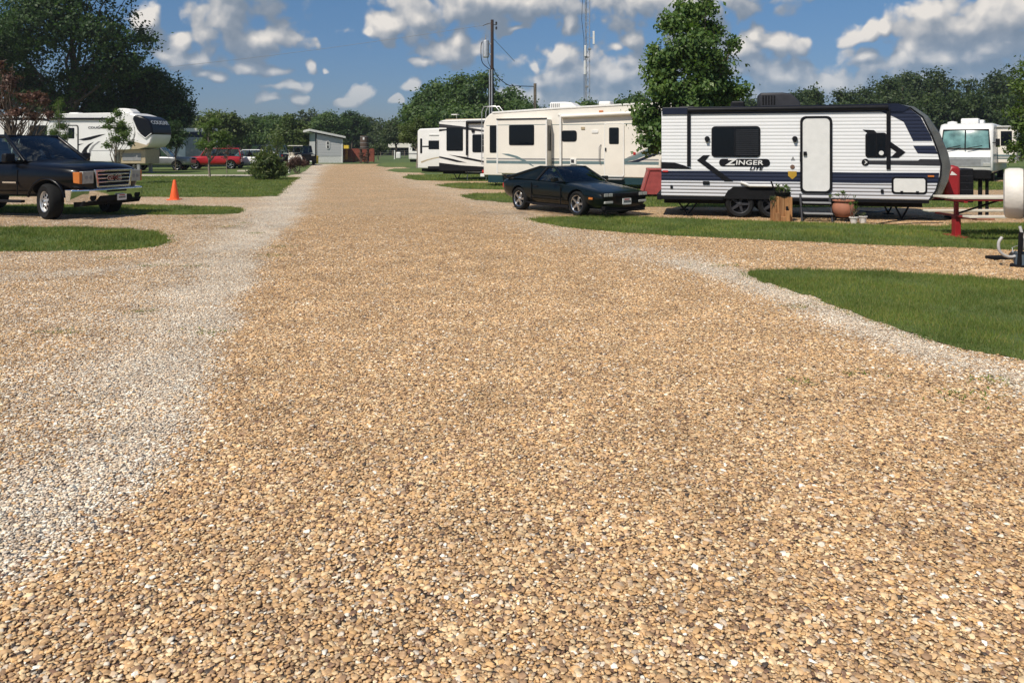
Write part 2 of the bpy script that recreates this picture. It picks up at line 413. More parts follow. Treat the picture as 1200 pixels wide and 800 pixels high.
tc = nt.new('ShaderNodeTexCoord').outputs['Generated']
s3 = nt.new('ShaderNodeSeparateXYZ'); nt.link(tc, s3.inputs[0])
def posof(sock):
    s3 = nt.new('ShaderNodeSeparateXYZ'); nt.link(sock, s3.inputs[0])
    az = nt.math('ARCTAN2', s3.outputs[0], s3.outputs[1]); el = nt.math('ARCSINE', s3.outputs[2])
    cb = nt.new('ShaderNodeCombineXYZ'); nt.link(az, cb.inputs[0]); nt.link(el, cb.inputs[1])
    return cb.outputs[0]
def dens_at(off):
    d = nt.vmath('NORMALIZE', nt.vmath('ADD', tc, off))
    gn = nt.new('ShaderNodeGroup'); gn.node_tree = grp
    nt.link(d, gn.inputs['Dir']); nt.link(posof(d), gn.inputs['Pos'])
    return gn.outputs[0]
d0 = dens_at((0, 0, 0)); d1 = dens_at((-0.008, 0, 0.013))
def mask_at(off):
    d = nt.vmath('NORMALIZE', nt.vmath('ADD', tc, off)); gn = nt.new('ShaderNodeGroup'); gn.node_tree = grp2
    nt.link(posof(d), gn.inputs[0]); return gn.outputs[0]
m0 = mask_at((0, 0, 0)); m1 = mask_at((-0.016, 0, 0.028))
al = nt.new('ShaderNodeMapRange', interpolation_type='SMOOTHSTEP'); nt.link(d0, al.inputs[0])
al.inputs[1].default_value = -0.06; al.inputs[2].default_value = 0.34
lit = nt.math('ADD', nt.math('MULTIPLY', nt.math('SUBTRACT', d0, d1), 0.62), nt.math('MULTIPLY', nt.math('SUBTRACT', m0, m1), 0.62))
lit = nt.math('MULTIPLY_ADD', lit, 1.1, 0.30, clamp=True)
ccol = nt.ramp(lit, [(0.0, (0.21, 0.265, 0.34)), (0.3, (0.29, 0.335, 0.40)), (0.6, (0.50, 0.51, 0.53)), (1.0, (0.86, 0.81, 0.75))])
sky = nt.new('ShaderNodeTexSky', sky_type='NISHITA'); sky.sun_disc = False
sky.sun_elevation = SUN_EL; sky.sun_rotation = SUN_AZ % (2*math.pi)
sky.air_density = 1.0; sky.dust_density = 0.3; sky.ozone_density = 3.0
bg1 = nt.new('ShaderNodeBackground'); hz_ = nt.ramp(nt.math('MULTIPLY', nt.math('ARCSINE', s3.outputs[2]), 5.0, clamp=True), [(0.0, (0.40, 0.47, 0.66)), (0.25, (0.47, 0.56, 0.77)), (1.0, (0.56, 0.76, 0.93))])
nt.link(nt.mix(1.0, sky.outputs[0], hz_, 'MULTIPLY'), bg1.inputs[0]); bg1.inputs[1].default_value = 0.075
bg2 = nt.new('ShaderNodeBackground'); nt.link(ccol, bg2.inputs[0]); bg2.inputs[1].default_value = 0.86
mx = nt.new('ShaderNodeMixShader')
elv = nt.math('ARCSINE', s3.outputs[2])
fade = nt.new('ShaderNodeMapRange'); nt.link(elv, fade.inputs[0]); fade.inputs[1].default_value = 0.03; fade.inputs[2].default_value = 0.135
fade.inputs[3].default_value = 0.28; fade.inputs[4].default_value = 0.97
nt.link(nt.math('MULTIPLY', al.outputs[0], fade.outputs[0]), mx.inputs[0])
nt.link(bg1.outputs[0], mx.inputs[1]); nt.link(bg2.outputs[0], mx.inputs[2])
w.cycles.sampling_method = 'MANUAL'; w.cycles.sample_map_resolution = 256
wo = nt.new('ShaderNodeOutputWorld'); nt.link(mx.outputs[0], wo.inputs[0])

# ------------------------------------------------------------------ ground
rng = np.random.default_rng(7)
STONES = [(0.00, lin((218,181,136))), (0.13, lin((200,164,121))), (0.26, lin((227,197,153))), (0.38, lin((183,150,114))),
          (0.50, lin((231,204,162))), (0.60, lin((208,169,122))), (0.70, lin((164,133,103))), (0.78, lin((221,180,127))),
          (0.86, lin((198,173,144))), (0.92, lin((134,105,85))), (0.965, lin((240,226,201))), (0.985, lin((82,72,64)))]
LIMES = [(0.00, lin((246,232,211))), (0.2, lin((225,208,185))), (0.4, lin((253,247,231))), (0.6, lin((209,190,168))), (0.8, lin((235,212,181))), (0.93, lin((166,150,132)))]
def fieldmat():
    m, nt = newmat('mown_field')
    tc = nt.new('ShaderNodeTexCoord').outputs['Object']
    n = nt.noise(tc, 0.06, 6); n2 = nt.noise(tc, 3.0, 5)
    c = nt.ramp(n, [(0.3, (0.075, 0.12, 0.03)), (0.55, (0.095, 0.14, 0.038)), (0.72, (0.15, 0.16, 0.06))])
    c = nt.mix(nt.math('MULTIPLY', n2, 0.5), c, (0.035, 0.06, 0.015))
    nt.link(c, nt.b.inputs['Base Color']); nt.b.inputs['Roughness'].default_value = 0.9
    bn = nt.new('ShaderNodeBump'); bn.inputs['Strength'].default_value = 0.8; bn.inputs['Distance'].default_value = 0.05
    nt.link(nt.noise(tc, 18, 4), bn.inputs['Height']); nt.link(bn.outputs[0], nt.b.inputs['Normal'])
    return m
M['field'] = fieldmat()
def gravelmat():
    m, nt = newmat('river_gravel')
    tc = nt.new('ShaderNodeTexCoord').outputs['Object']
    wob = nt.new('ShaderNodeTexNoise'); wob.inputs['Scale'].default_value = 25; nt.link(tc, wob.inputs['Vector'])
    vec = nt.vmath('ADD', tc, nt.vmath('MULTIPLY', wob.outputs['Color'], (0.02, 0.02, 0)))
    vo = nt.new('ShaderNodeTexVoronoi', feature='F1'); vo.inputs['Scale'].default_value = 36; nt.link(vec, vo.inputs['Vector'])
    sp = nt.new('ShaderNodeSeparateColor'); nt.link(vo.outputs['Color'], sp.inputs[0])
    ct = nt.ramp(sp.outputs[0], STONES, 'CONSTANT'); cl = nt.ramp(sp.outputs[1], LIMES, 'CONSTANT')
    at_ = nt.new('ShaderNodeAttribute'); at_.attribute_name = 'lime'
    lm = nt.math('ADD', at_.outputs['Fac'], nt.math('MULTIPLY', nt.math('SUBTRACT', sp.outputs[2], 0.5), 1.1))
    lm = nt.math('GREATER_THAN', lm, 0.5)
    c = nt.mix(lm, ct, cl)
    patchy = nt.ramp(nt.noise(tc, 0.7, 6, 0.6), [(0.3, (0.88, 0.87, 0.86)), (0.7, (1.12, 1.08, 1.02))])
    c = nt.mix(1.0, c, patchy, 'MULTIPLY')
    ad = nt.new('ShaderNodeAttribute'); ad.attribute_name = 'dirt_dark'
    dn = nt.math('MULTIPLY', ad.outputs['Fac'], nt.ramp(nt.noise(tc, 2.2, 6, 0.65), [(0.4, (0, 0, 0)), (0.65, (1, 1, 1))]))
    c = nt.mix(nt.math('MULTIPLY', dn, 0.7), c, (0.10, 0.075, 0.055))  # gravel turns darker brown at the spots, broken up by noise
    nt.link(c, nt.b.inputs['Base Color']); nt.b.inputs['Roughness'].default_value = 0.8
    bn = nt.new('ShaderNodeBump'); bn.inputs['Strength'].default_value = 1.0; bn.inputs['Distance'].default_value = 0.026
    h = nt.math('SUBTRACT', 1.0, nt.math('POWER', nt.math('MULTIPLY', vo.outputs['Distance'], 1.3), 2.0))
    h = nt.math('ADD', h, nt.math('MULTIPLY', sp.outputs[2], 0.9))
    nt.link(h, bn.inputs['Height']); nt.link(bn.outputs[0], nt.b.inputs['Normal'])
    return m
M['gravel'] = gravelmat()
def stonemat():
    m, nt = newmat('pebbles')
    oi = nt.new('ShaderNodeObjectInfo'); rnd = oi.outputs['Random']
    ct = nt.ramp(rnd, STONES, 'CONSTANT')
    r2 = nt.math('FRACT', nt.math('MULTIPLY', rnd, 37.7)); r3 = nt.math('FRACT', nt.math('MULTIPLY', rnd, 91.3))
    cl = nt.ramp(r2, LIMES, 'CONSTANT')
    at_ = nt.new('ShaderNodeAttribute'); at_.attribute_name = 'lime'; at_.attribute_type = 'INSTANCER'
    lm = nt.math('GREATER_THAN', nt.math('ADD', at_.outputs['Fac'], nt.math('MULTIPLY', nt.math('SUBTRACT', r3, 0.5), 1.1)), 0.5)
    c = nt.mix(lm, ct, cl)
    tc = nt.new('ShaderNodeTexCoord').outputs['Object']
    nv = nt.vmath('ADD', tc, oi.outputs['Location'])
    n = nt.noise(nv, 1.6, 5)
    c = nt.mix(1.0, c, nt.ramp(n, [(0.3, (0.78, 0.76, 0.74)), (0.7, (1.15, 1.14, 1.12))]), 'MULTIPLY')
    c = nt.mix(1.0, c, nt.ramp(r2, [(0, (0.8, 0.8, 0.8)), (1, (1.15, 1.15, 1.15))]), 'MULTIPLY')
    nt.link(c, nt.b.inputs['Base Color']); nt.b.inputs['Roughness'].default_value = 0.55
    nt.b.inputs['Specular IOR Level'].default_value = 0.4
    bn = nt.new('ShaderNodeBump'); bn.inputs['Strength'].default_value = 0.35; bn.inputs['Distance'].default_value = 0.2
    nt.link(nt.noise(nv, 6, 4), bn.inputs['Height']); nt.link(bn.outputs[0], nt.b.inputs['Normal'])
    return m
M['stone'] = stonemat()
def soilmat():
    m, nt = newmat('lawn_soil')
    tc = nt.new('ShaderNodeTexCoord').outputs['Object']
    n = nt.noise(tc, 0.9, 6); n2 = nt.noise(tc, 30.0, 4)
    c = nt.ramp(n, [(0.3, (0.082, 0.122, 0.024)), (0.55, (0.112, 0.158, 0.034)), (0.74, (0.19, 0.185, 0.06))])
    c = nt.mix(nt.ramp(n2, [(0.45, (0, 0, 0)), (0.7, (0.6, 0.6, 0.6))]), c, (0.045, 0.07, 0.018))
    nt.link(c, nt.b.inputs['Base Color']); nt.b.inputs['Roughness'].default_value = 0.95
    bn = nt.new('ShaderNodeBump'); bn.inputs['Strength'].default_value = 1.0; bn.inputs['Distance'].default_value = 0.03
    nt.link(nt.noise(tc, 45, 4), bn.inputs['Height']); nt.link(bn.outputs[0], nt.b.inputs['Normal'])
    return m
M['soil'] = soilmat()
# one sheet to the horizon
g_ = MB().add([(-3000,-60,0),(3000,-60,0),(3000,4000,0),(-3000,4000,0)], [(0,1,2,3)])
struct(g_.build('ground', M['field']))

def polydist(P, line):
    """distance of points P (n,2) from a polyline"""
    best = np.full(len(P), 1e9)
    for a, b in zip(line[:-1], line[1:]):
        a = np.array(a); b = np.array(b); ab = b-a
        t = np.clip(((P-a)@ab)/(ab@ab), 0, 1)
        best = np.minimum(best, np.hypot(*(P-(a+t[:, None]*ab)).T))
    return best
def vnoise(P, s, seed=0):
    r = np.random.default_rng(seed); T = r.random((64, 64)); q = P*s
    i = np.floor(q).astype(int); f = q-i; f = f*f*(3-2*f)
    g = lambda a, b: T[(i[:, 0]+a) % 64, (i[:, 1]+b) % 64]
    return (g(0,0)*(1-f[:,0])+g(1,0)*f[:,0])*(1-f[:,1])+(g(0,1)*(1-f[:,0])+g(1,1)*f[:,0])*f[:,1]
def g2(u, v): p = gp(u, v); return (p.x, p.y)
LIME_RIM = [g2(u, v) for u, v in ((392,189.5),(376,196),(362,214),(352,236),(335,262),(300,296),(268,340),(246,390),(226,436),(192,488),(142,545),(74,602),(0,650),(-110,720))]
LIME_LINES = [([g2(-200,330), g2(0,326), g2(120,318), g2(250,300)], 0.35, 0.8),
              ([g2(800,308), g2(860,322), g2(930,348), g2(1010,382), g2(1090,412), g2(1200,446), g2(1400,510)], 0.26, 1.2),
              ([g2(470,196), g2(470,200), g2(478,210), g2(510,219), g2(560,232), g2(640,265), g2(700,283), g2(800,306)], 0.5, 0.5)]
def lime_of(P):
    out = np.zeros(len(P))
    for ln, wd, amp in LIME_LINES:
        ww = wd*(1+P[:, 1]*0.03); d = polydist(P, ln)/ww
        out = np.maximum(out, amp*np.exp(-(d**2)*0.8))
    rim = np.array(LIME_RIM)[::-1]; o = np.argsort(rim[:, 1])
    W = np.column_stack([P[:, 0]+0.35*(vnoise(P, 0.9, 8)-0.5), P[:, 1]])
    xr = np.interp(W[:, 1], rim[o, 1], rim[o, 0]); d = polydist(W, LIME_RIM)
    left = W[:, 0] < xr; k = 1+P[:, 1]*0.035
    band = np.where(left, 0.32+0.86*np.exp(-(d/(0.72*k))**2), 1.0*np.exp(-(d/(0.16*k))**2))*(P[:, 1] < 95)
    band = band*np.interp(P[:, 1], [2.5, 5.5], [0.62, 1.0])
    out = np.maximum(out, band)
    out *= 0.68+0.62*vnoise(P, 1.3, 3)
    return np.clip(out+0.14*(vnoise(P, 0.35, 5)-0.6), 0, 1)
DARK_SPOTS = [g2(20,262), g2(60,258), g2(90,262), g2(235,256), g2(270,266), g2(215,300), g2(250,258), g2(310,300), g2(180,325), g2(600,250), g2(660,252), g2(860,250), g2(960,262), g2(1100,250), g2(1050,255)]  # centres of soft dark brown spots on the gravel
def dark_of(P):
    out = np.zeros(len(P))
    for q in DARK_SPOTS: out = np.maximum(out, np.exp(-(((P[:,0]-q[0])/1.1)**2+((P[:,1]-q[1])/0.6)**2)))
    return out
def grid(name, xs, ys, z, mat, keep=None):
    X, Y = np.meshgrid(xs, ys); P = np.column_stack([X.ravel(), Y.ravel()])
    nx = len(xs); ny = len(ys)
    idx = np.arange(nx*ny).reshape(ny, nx)
    fs = np.stack([idx[:-1,:-1], idx[:-1,1:], idx[1:,1:], idx[1:,:-1]], -1).reshape(-1, 4)
    if keep is not None:
        c = P[fs].mean(1); fs = fs[keep(c)]
    me = npmesh(name, np.column_stack([P, np.full(len(P), z)]), fs, mat)
    for nm, val in (('lime', lime_of(P)), ('dirt_dark', dark_of(P))):
        a = me.attributes.new(nm, 'FLOAT', 'POINT'); a.data.foreach_set('value', val.astype(np.float32)[:len(me.vertices)])
    return link(name, me)
# gravel: the road, the pull-in pads left and right of it
def spaced(lo, hi, k, base):
    out = [lo]
    while out[-1] < hi: out.append(out[-1]+base+k*abs(out[-1]))
    return np.array(out)
def inside(P, poly):
    x, y = P[:, 0], P[:, 1]; r = np.zeros(len(P), bool); n = len(poly)
    for i in range(n):
        (x1, y1), (x2, y2) = poly[i], poly[(i+1) % n]
        c = ((y1 > y) != (y2 > y)) & (x < (x2-x1)*(y-y1)/((y2-y1) if y2 != y1 else 1e-9)+x1); r ^= c
    return r
ys = np.concatenate([np.arange(-8, 24, 0.25), np.arange(24, 60, 0.6), np.arange(60, 102, 1.5)])
xs = np.concatenate([-np.arange(60, 14, -1.0), np.arange(-14, 14, 0.25), np.arange(14, 46, 1.0)])
def gravel_keep(c):
    # wide parking area near, only the road beyond it
    x, y = c[:, 0], c[:, 1]; ax = -0.2216*y
    near = (y < 43) & (x > -60+0*y) & (x < 40)
    road = (x > ax-3.1-0.01*y) & (x < ax+5.2) & (y < 78)
    return near | road
ROAD = grid('gravel_road', xs, ys, 0.004, M['gravel'], gravel_keep); struct(ROAD)

# pebbles lying loose on it (near the viewer)
def stone_nodes():
    t = bpy.data.node_groups.new('pebble_scatter', 'GeometryNodeTree')
    t.interface.new_socket('Geometry', in_out='INPUT', socket_type='NodeSocketGeometry')
    t.interface.new_socket('Geometry', in_out='OUTPUT', socket_type='NodeSocketGeometry')
    n = NT(t)
    gi = n.new('NodeGroupInput'); go = n.new('NodeGroupOutput')
    dp = n.new('GeometryNodeDistributePointsOnFaces', distribute_method='POISSON')
    n.link(gi.outputs[0], dp.inputs['Mesh']); dp.inputs['Distance Min'].default_value = 0.0112
    dp.inputs['Density Max'].default_value = 8200; dp.inputs['Seed'].default_value = 3
    na = n.new('GeometryNodeInputNamedAttribute', data_type='FLOAT'); na.inputs[0].default_value = 'dens'
    n.link(na.outputs[0], dp.inputs['Density Factor'])
    gti = n.new('GeometryNodeGeometryToInstance')
    for k, (sx, sy, sz) in enumerate(((1.0, 0.76, 0.30), (1.2, 0.9, 0.30), (0.85, 0.8, 0.36), (1.35, 0.75, 0.27), (1.0, 0.88, 0.25), (0.75, 0.62, 0.36))):
        ico = n.new('GeometryNodeMeshIcoSphere'); ico.inputs['Radius'].default_value = 0.0128; ico.inputs['Subdivisions'].default_value = 2
        pos = n.new('GeometryNodeInputPosition')
        nz = n.new('ShaderNodeTexNoise'); nz.inputs['Scale'].default_value = 70; nz.inputs['Detail'].default_value = 1.5
        n.link(n.vmath('ADD', pos.outputs[0], (k*1.7, k*0.9, k*2.3)), nz.inputs['Vector'])
        off = n.vmath('MULTIPLY', n.vmath('SUBTRACT', nz.outputs['Color'], (0.5, 0.5, 0.5)), (0.027, 0.027, 0.022))
        sp = n.new('GeometryNodeSetPosition'); n.link(ico.outputs[0], sp.inputs['Geometry']); n.link(off, sp.inputs['Offset'])
        tr = n.new('GeometryNodeTransform'); tr.inputs['Scale'].default_value = (sx, sy, sz); n.link(sp.outputs[0], tr.inputs[0])
        ss = n.new('GeometryNodeSetShadeSmooth'); n.link(tr.outputs[0], ss.inputs[0])
        sm = n.new('GeometryNodeSetMaterial'); sm.inputs['Material'].default_value = M['stone']; n.link(ss.outputs[0], sm.inputs[0])
        n.link(sm.outputs[0], gti.inputs[0])
    ip = n.new('GeometryNodeInstanceOnPoints'); n.link(dp.outputs['Points'], ip.inputs['Points']); n.link(gti.outputs[0], ip.inputs['Instance'])
    ip.inputs['Pick Instance'].default_value = True
    rr = n.new('FunctionNodeRandomValue', data_type='FLOAT_VECTOR'); rr.inputs[0].default_value = (-0.24, -0.24, 0); rr.inputs[1].default_value = (0.24, 0.24, 6.283)
    n.link(rr.outputs[0], ip.inputs['Rotation'])
    rs = n.new('FunctionNodeRandomValue', data_type='FLOAT'); rs.inputs[2].default_value = 0.0; rs.inputs[3].default_value = 1.0; rs.inputs['Seed'].default_value = 5
    sc_ = n.math('MULTIPLY_ADD', n.math('POWER', rs.outputs[1], 4.0), 0.85, 0.62)
    nl = n.new('GeometryNodeInputNamedAttribute', data_type='FLOAT'); nl.inputs[0].default_value = 'lime'
    sc_ = n.math('MULTIPLY', sc_, n.math('MULTIPLY_ADD', nl.outputs[0], -0.30, 1.0))
    n.link(sc_, ip.inputs['Scale'])
    # lift each pebble a little, at random, so they overlap like a loose bed
    ti = n.new('GeometryNodeTranslateInstances')
    rz = n.new('FunctionNodeRandomValue', data_type='FLOAT_VECTOR'); rz.inputs[0].default_value = (0, 0, 0.002); rz.inputs[1].default_value = (0, 0, 0.006); rz.inputs['Seed'].default_value = 9
    n.link(ip.outputs[0], ti.inputs[0]); n.link(rz.outputs[0], ti.inputs['Translation']); ti.inputs['Local Space'].default_value = False
    n.link(ti.outputs[0], go.inputs[0])
    return t
LAWNS = {}
# ------------------------------------------------------------------ lawns
def outline(px): return [g2(u, v) for u, v in px]
LAWN_PX = {
 'near_right': [(872,320),(890,317.5),(925,316.5),(985,317.5),(1060,320),(1130,325),(1205,331),(1330,343),(1400,470),(1260,436),(1200,424),(1140,412),(1085,397),(1030,378),(975,357),(930,341),(890,329)],
 'zinger_front': [(618,257),(660,254.5),(720,253.5),(770,255.5),(840,258),(900,260),(1000,263),(1100,266),(1140,262),(1200,262),(1340,266),(1360,300),(1200,294),(1110,290.5),(1000,286),(900,282),(800,277),(720,272),(660,266.5),(630,261)],
 'near_left': [(-260,268),(0,267),(80,267),(140,268.5),(180,272),(197,278),(201,282),(185,289),(150,293.5),(60,295),(-60,296),(-280,298)],
 'truck_strip': [(-260,240.5),(0,240.5),(120,240.5),(220,241.5),(270,243),(287,246),(280,250.5),(240,252),(140,252),(0,250),(-240,249)],
 'left_lawn': [(-300,207),(0,207),(150,206.8),(260,206.8),(320,207),(350,208.5),(342,213),(335,219),(328,226),(322,230),(290,231.3),(200,231),(0,230.5),(-300,230)],
 'left_back': [(-300,192),(100,192),(300,192.5),(366,193),(362,197),(357,201),(350,204.5),(300,205),(100,205),(-300,205)],
 'r1': [(540,229.5),(560,227),(600,226.8),(680,227),(760,229),(860,232),(1000,233),(1150,234),(1350,236),(1350,245),(1100,243),(900,243.5),(760,242.5),(680,240),(600,238),(556,234.5)],
 'r2': [(512,217.5),(530,215),(600,214.6),(760,215),(1000,214),(1350,213),(1350,222),(1000,223.5),(700,223),(590,222.6),(540,221.5)],
 'r3': [(471,208.5),(480,205.5),(520,204.8),(640,204.6),(900,204),(1350,203.5),(1350,210.5),(900,211.5),(640,212.6),(540,212.6),(490,211.6)],
 'r4': [(452,200),(462,197.7),(520,197.6),(700,197.5),(1350,196.8),(1350,201.3),(700,202.2),(520,202.8),(468,202.2)],
 'r5': [(440,194.5),(447,191),(520,190.8),(900,190.6),(1350,190),(1350,195),(900,196),(520,196.3),(452,196)],
}
def densify(poly, step, jit, seed):
    r = random.Random(seed); out = []
    n = len(poly)
    for i in range(n):
        a = Vector(poly[i]); b = Vector(poly[(i+1) % n]); L_ = (b-a).length; k = max(1, int(L_/step))
        for j in range(k):
            p = a.lerp(b, j/k); s = jit*min(1, 0.3+p.length*0.02)
            out.append((p.x+r.gauss(0, s), p.y+r.gauss(0, s)))
    return out
ALL = []
for i, (nm, px) in enumerate(LAWN_PX.items()):
    poly = outline(px)
    poly = densify(poly, 0.12 if nm == 'near_right' else 0.25, 0.06, i)
    ALL.append((nm, np.array(poly)))
# soil sheets of the lawns: one structure object per lawn
for nm, poly in ALL:
    m_ = MB(); m_.add([(x, y, 0.012) for x, y in poly], [list(range(len(poly)))])
    bm = bmesh.new(); me = m_.mesh('lawn', M['soil']); bm.from_mesh(me); bmesh.ops.triangulate(bm, faces=bm.faces); bm.to_mesh(me); bm.free()
    o = link('lawn', me); struct(o)
def in_any(P, names=None):
    r = np.zeros(len(P), bool)
    for nm, poly in ALL:
        if names is None or nm in names:
            b0, b1 = poly.min(0), poly.max(0)
            k = (P[:, 0] > b0[0]) & (P[:, 0] < b1[0]) & (P[:, 1] > b0[1]) & (P[:, 1] < b1[1])
            if k.any(): r[np.where(k)[0]] |= inside(P[k], poly)
    return r
# grass blades
def blades(nm, poly, dens, hmin, hmax, wd, maxx=None, stray=0.0):
    b0, b1 = poly.min(0)-stray, poly.max(0)+stray
    if maxx: b0[0] = max(b0[0], maxx[0]); b1[0] = min(b1[0], maxx[1])
    n = int((b1[0]-b0[0])*(b1[1]-b0[1])*dens)
    P = rng.random((n, 2))*(b1-b0)+b0
    P = P[inside(P, poly)]
    # bald and lush places
    k = vnoise(P, 1.7, 11)*0.6+vnoise(P, 6.0, 12)*0.4
    P = P[rng.random(len(P)) < 0.35+1.2*k]
    n = len(P)
    if stray:   # tufts spilling over the rim
        e = poly[rng.integers(0, len(poly), int(n*0.06))]; P = np.vstack([P, e+rng.normal(0, stray, e.shape)]); n = len(P)
    a = rng.random(n)*2*np.pi; hh = (hmin+(hmax-hmin)*rng.random(n)**1.6)*(0.55+0.9*vnoise(P, 2.3, 4)); lean = rng.normal(0, 0.45, n)*hh; la = rng.random(n)*2*np.pi
    dx, dy = np.cos(a)*wd/2, np.sin(a)*wd/2
    z0 = np.full(n, 0.008)
    v0 = np.column_stack([P[:,0]-dx, P[:,1]-dy, z0]); v1 = np.column_stack([P[:,0]+dx, P[:,1]+dy, z0])
    v2 = np.column_stack([P[:,0]+np.cos(la)*lean, P[:,1]+np.sin(la)*lean, z0+hh])
    return np.stack([v0, v1, v2], 1).reshape(-1, 3)
def grass_obj(name, label, parts):
    V = np.vstack(parts); Fc = np.arange(len(V)).reshape(-1, 3)
    o = link(name, npmesh(name, V, Fc, L['grass'])); tag(o, label, 'grass', kind='stuff')
D_ = dict(ALL)
grass_obj('grass', 'mown green grass of the lawn in the right foreground', [blades('a', D_['near_right'], 5200, 0.02, 0.062, 0.006, (0, 12), 0.07)])
grass_obj('grass', 'mown green grass strip in front of the ribbed white trailer', [blades('a', D_['zinger_front'], 1700, 0.025, 0.07, 0.010, (0, 16), 0.09)])
grass_obj('grass', 'mown green grass of the rounded patch at the left edge', [blades('a', D_['near_left'], 1900, 0.025, 0.07, 0.010, (-16, 0), 0.09)])
grass_obj('grass', 'mown green grass strip behind the dark pickup', [blades('a', D_['truck_strip'], 900, 0.03, 0.075, 0.014, (-20, 0), 0.05)])
grass_obj('grass', 'wide mown green lawn beyond the orange cone', [blades('a', D_['left_lawn'], 260, 0.03, 0.08, 0.024, (-32, -5), 0.08)])
grass_obj('grass', 'mown green grass strips between the trailer pitches on the right', [blades('a', D_['r1'], 420, 0.03, 0.08, 0.02, (-4, 24), 0.06), blades('a', D_['r2'], 200, 0.04, 0.09, 0.03, (-6, 30), 0.08), blades('a', D_['r3'], 110, 0.04, 0.09, 0.04, (-8, 10), 0.1)])
# little weed tufts in the gravel
wv_ = []
for (u, v, s) in [(235,256,0.3),(262,252,0.2),(270,266,0.3),(180,312,0.2),(318,300,0.3),(130,303,0.25),(168,366,0.15),(245,390,0.2),(330,290,0.25),(846,312,0.25),(935,360,0.18),(938,449,0.12),(1010,440,0.12),(1165,448,0.2),(1140,466,0.25),(285,262,0.2),(300,274,0.2),(70,390,0.2),(225,313,0.2)]:
    p = g2(u, v); n = int(55*s/0.2)
    c = np.array(p)+rng.normal(0, 1, (n, 2))*[s*0.6, s*0.35]
    a = rng.random(n)*6.28; hh = 0.006+0.018*rng.random(n); wd = 0.007
    v0 = np.column_stack([c[:,0]-np.cos(a)*wd, c[:,1]-np.sin(a)*wd, np.full(n, 0.014)]); v1 = np.column_stack([c[:,0]+np.cos(a)*wd, c[:,1]+np.sin(a)*wd, np.full(n, 0.014)])
    v2 = np.column_stack([c[:,0]+rng.normal(0,0.025,n), c[:,1]+rng.normal(0,0.025,n), 0.014+hh])
    wv_.append(np.stack([v0, v1, v2], 1).reshape(-1, 3))
grass_obj('weeds', 'sparse green weeds sprouting through the gravel', wv_)

# pebble bed, near the viewer
STONE_FAR = 20.0
bx = np.arange(-15, 15.01, 0.1); by = np.arange(1.6, STONE_FAR, 0.1)
def stone_keep(c):
    x, y = c[:, 0], c[:, 1]
    return (np.abs(x) < 0.70*y+1.3) & ~in_any(c)
PEB = grid('gravel', bx, by, 0.0045, M['stone'], stone_keep)
nv_ = len(PEB.data.vertices); cc = np.empty(nv_*3, np.float32); PEB.data.vertices.foreach_get('co', cc); cc = cc.reshape(-1, 3)
dn_ = np.interp(cc[:, 1], [0, 7, 11, 15, 19.5, 20], [1, 1, .62, .34, .12, 0])
dn_ = dn_*np.where(lime_of(cc[:, :2]) > 0.5, 0.8, 1.0)
a_ = PEB.data.attributes.new('dens', 'FLOAT', 'POINT'); a_.data.foreach_set('value', dn_.astype(np.float32))
gm = PEB.modifiers.new('pebbles', 'NODES'); gm.node_group = stone_nodes()
tag(PEB, 'loose tan and brown pebbles of the gravel road', 'gravel', kind='stuff')

# ------------------------------------------------------------------ trees and plants
def leaves(lobes, n, size, seed, clump=0.55, per=36, shell=0.62, droop=0.0, aspect=0.55):
    """leaf quads gathered in clumps through the volume of ellipsoid lobes [(x,y,z,rx,ry,rz)]"""
    r = np.random.default_rng(seed); lb = np.array(lobes, float)
    wts = lb[:, 3]*lb[:, 4]*lb[:, 5]; wts = wts**0.72; wts /= wts.sum()
    nc = max(3, n//per)
    which = r.choice(len(lb), nc, p=wts)
    d = r.normal(size=(nc, 3)); d /= np.linalg.norm(d, axis=1)[:, None]
    rad = 1-(1-shell)*r.random(nc)**0.7*1.6; rad = np.clip(rad, 0.1, 1.05)+r.normal(0, 0.06, nc)
    C = lb[which, :3]+d*rad[:, None]*lb[which, 3:]
    cs = clump*(0.6+0.8*r.random(nc))
    m = r.integers(0, nc, n)
    off = r.normal(size=(n, 3)); P = C[m]+off*cs[m][:, None]*np.array([0.5, 0.5, 0.34])
    out = d[m]+np.array([0, 0, 0.35]); nrm = r.normal(size=(n, 3))*0.75+out; nrm /= np.linalg.norm(nrm, axis=1)[:, None]
    t = r.normal(size=(n, 3)); t[:, 2] -= droop; t -= nrm*(t*nrm).sum(1)[:, None]; t /= np.linalg.norm(t, axis=1)[:, None]+1e-9
    b = np.cross(nrm, t); s = size*(0.6+0.8*r.random(n))
    a0 = P-t*s[:, None]*0.5; a2 = P+t*s[:, None]*0.5
    fold = nrm*(s*0.10)[:, None]
    a1 = P+b*(s*aspect*0.5)[:, None]+fold; a3 = P-b*(s*aspect*0.5)[:, None]+fold
    V = np.stack([a0, a1, a2, a3], 1).reshape(-1, 3)
    return V
def leafobj(name, V, mat, parent):
    o = link(name, npmesh(name, V, np.arange(len(V)).reshape(-1, 4), mat), parent); return o
def bend(a, b, k, seed, jit):
    r = random.Random(seed); a, b = Vector(a), Vector(b); L_ = (b-a).length
    pts = []
    for i in range(k+1):
        t = i/k; p = a.lerp(b, t)
        if 0 < i < k: p += Vector((r.gauss(0, jit), r.gauss(0, jit), r.gauss(0, jit*0.4)))*L_
        pts.append(p)
    return pts
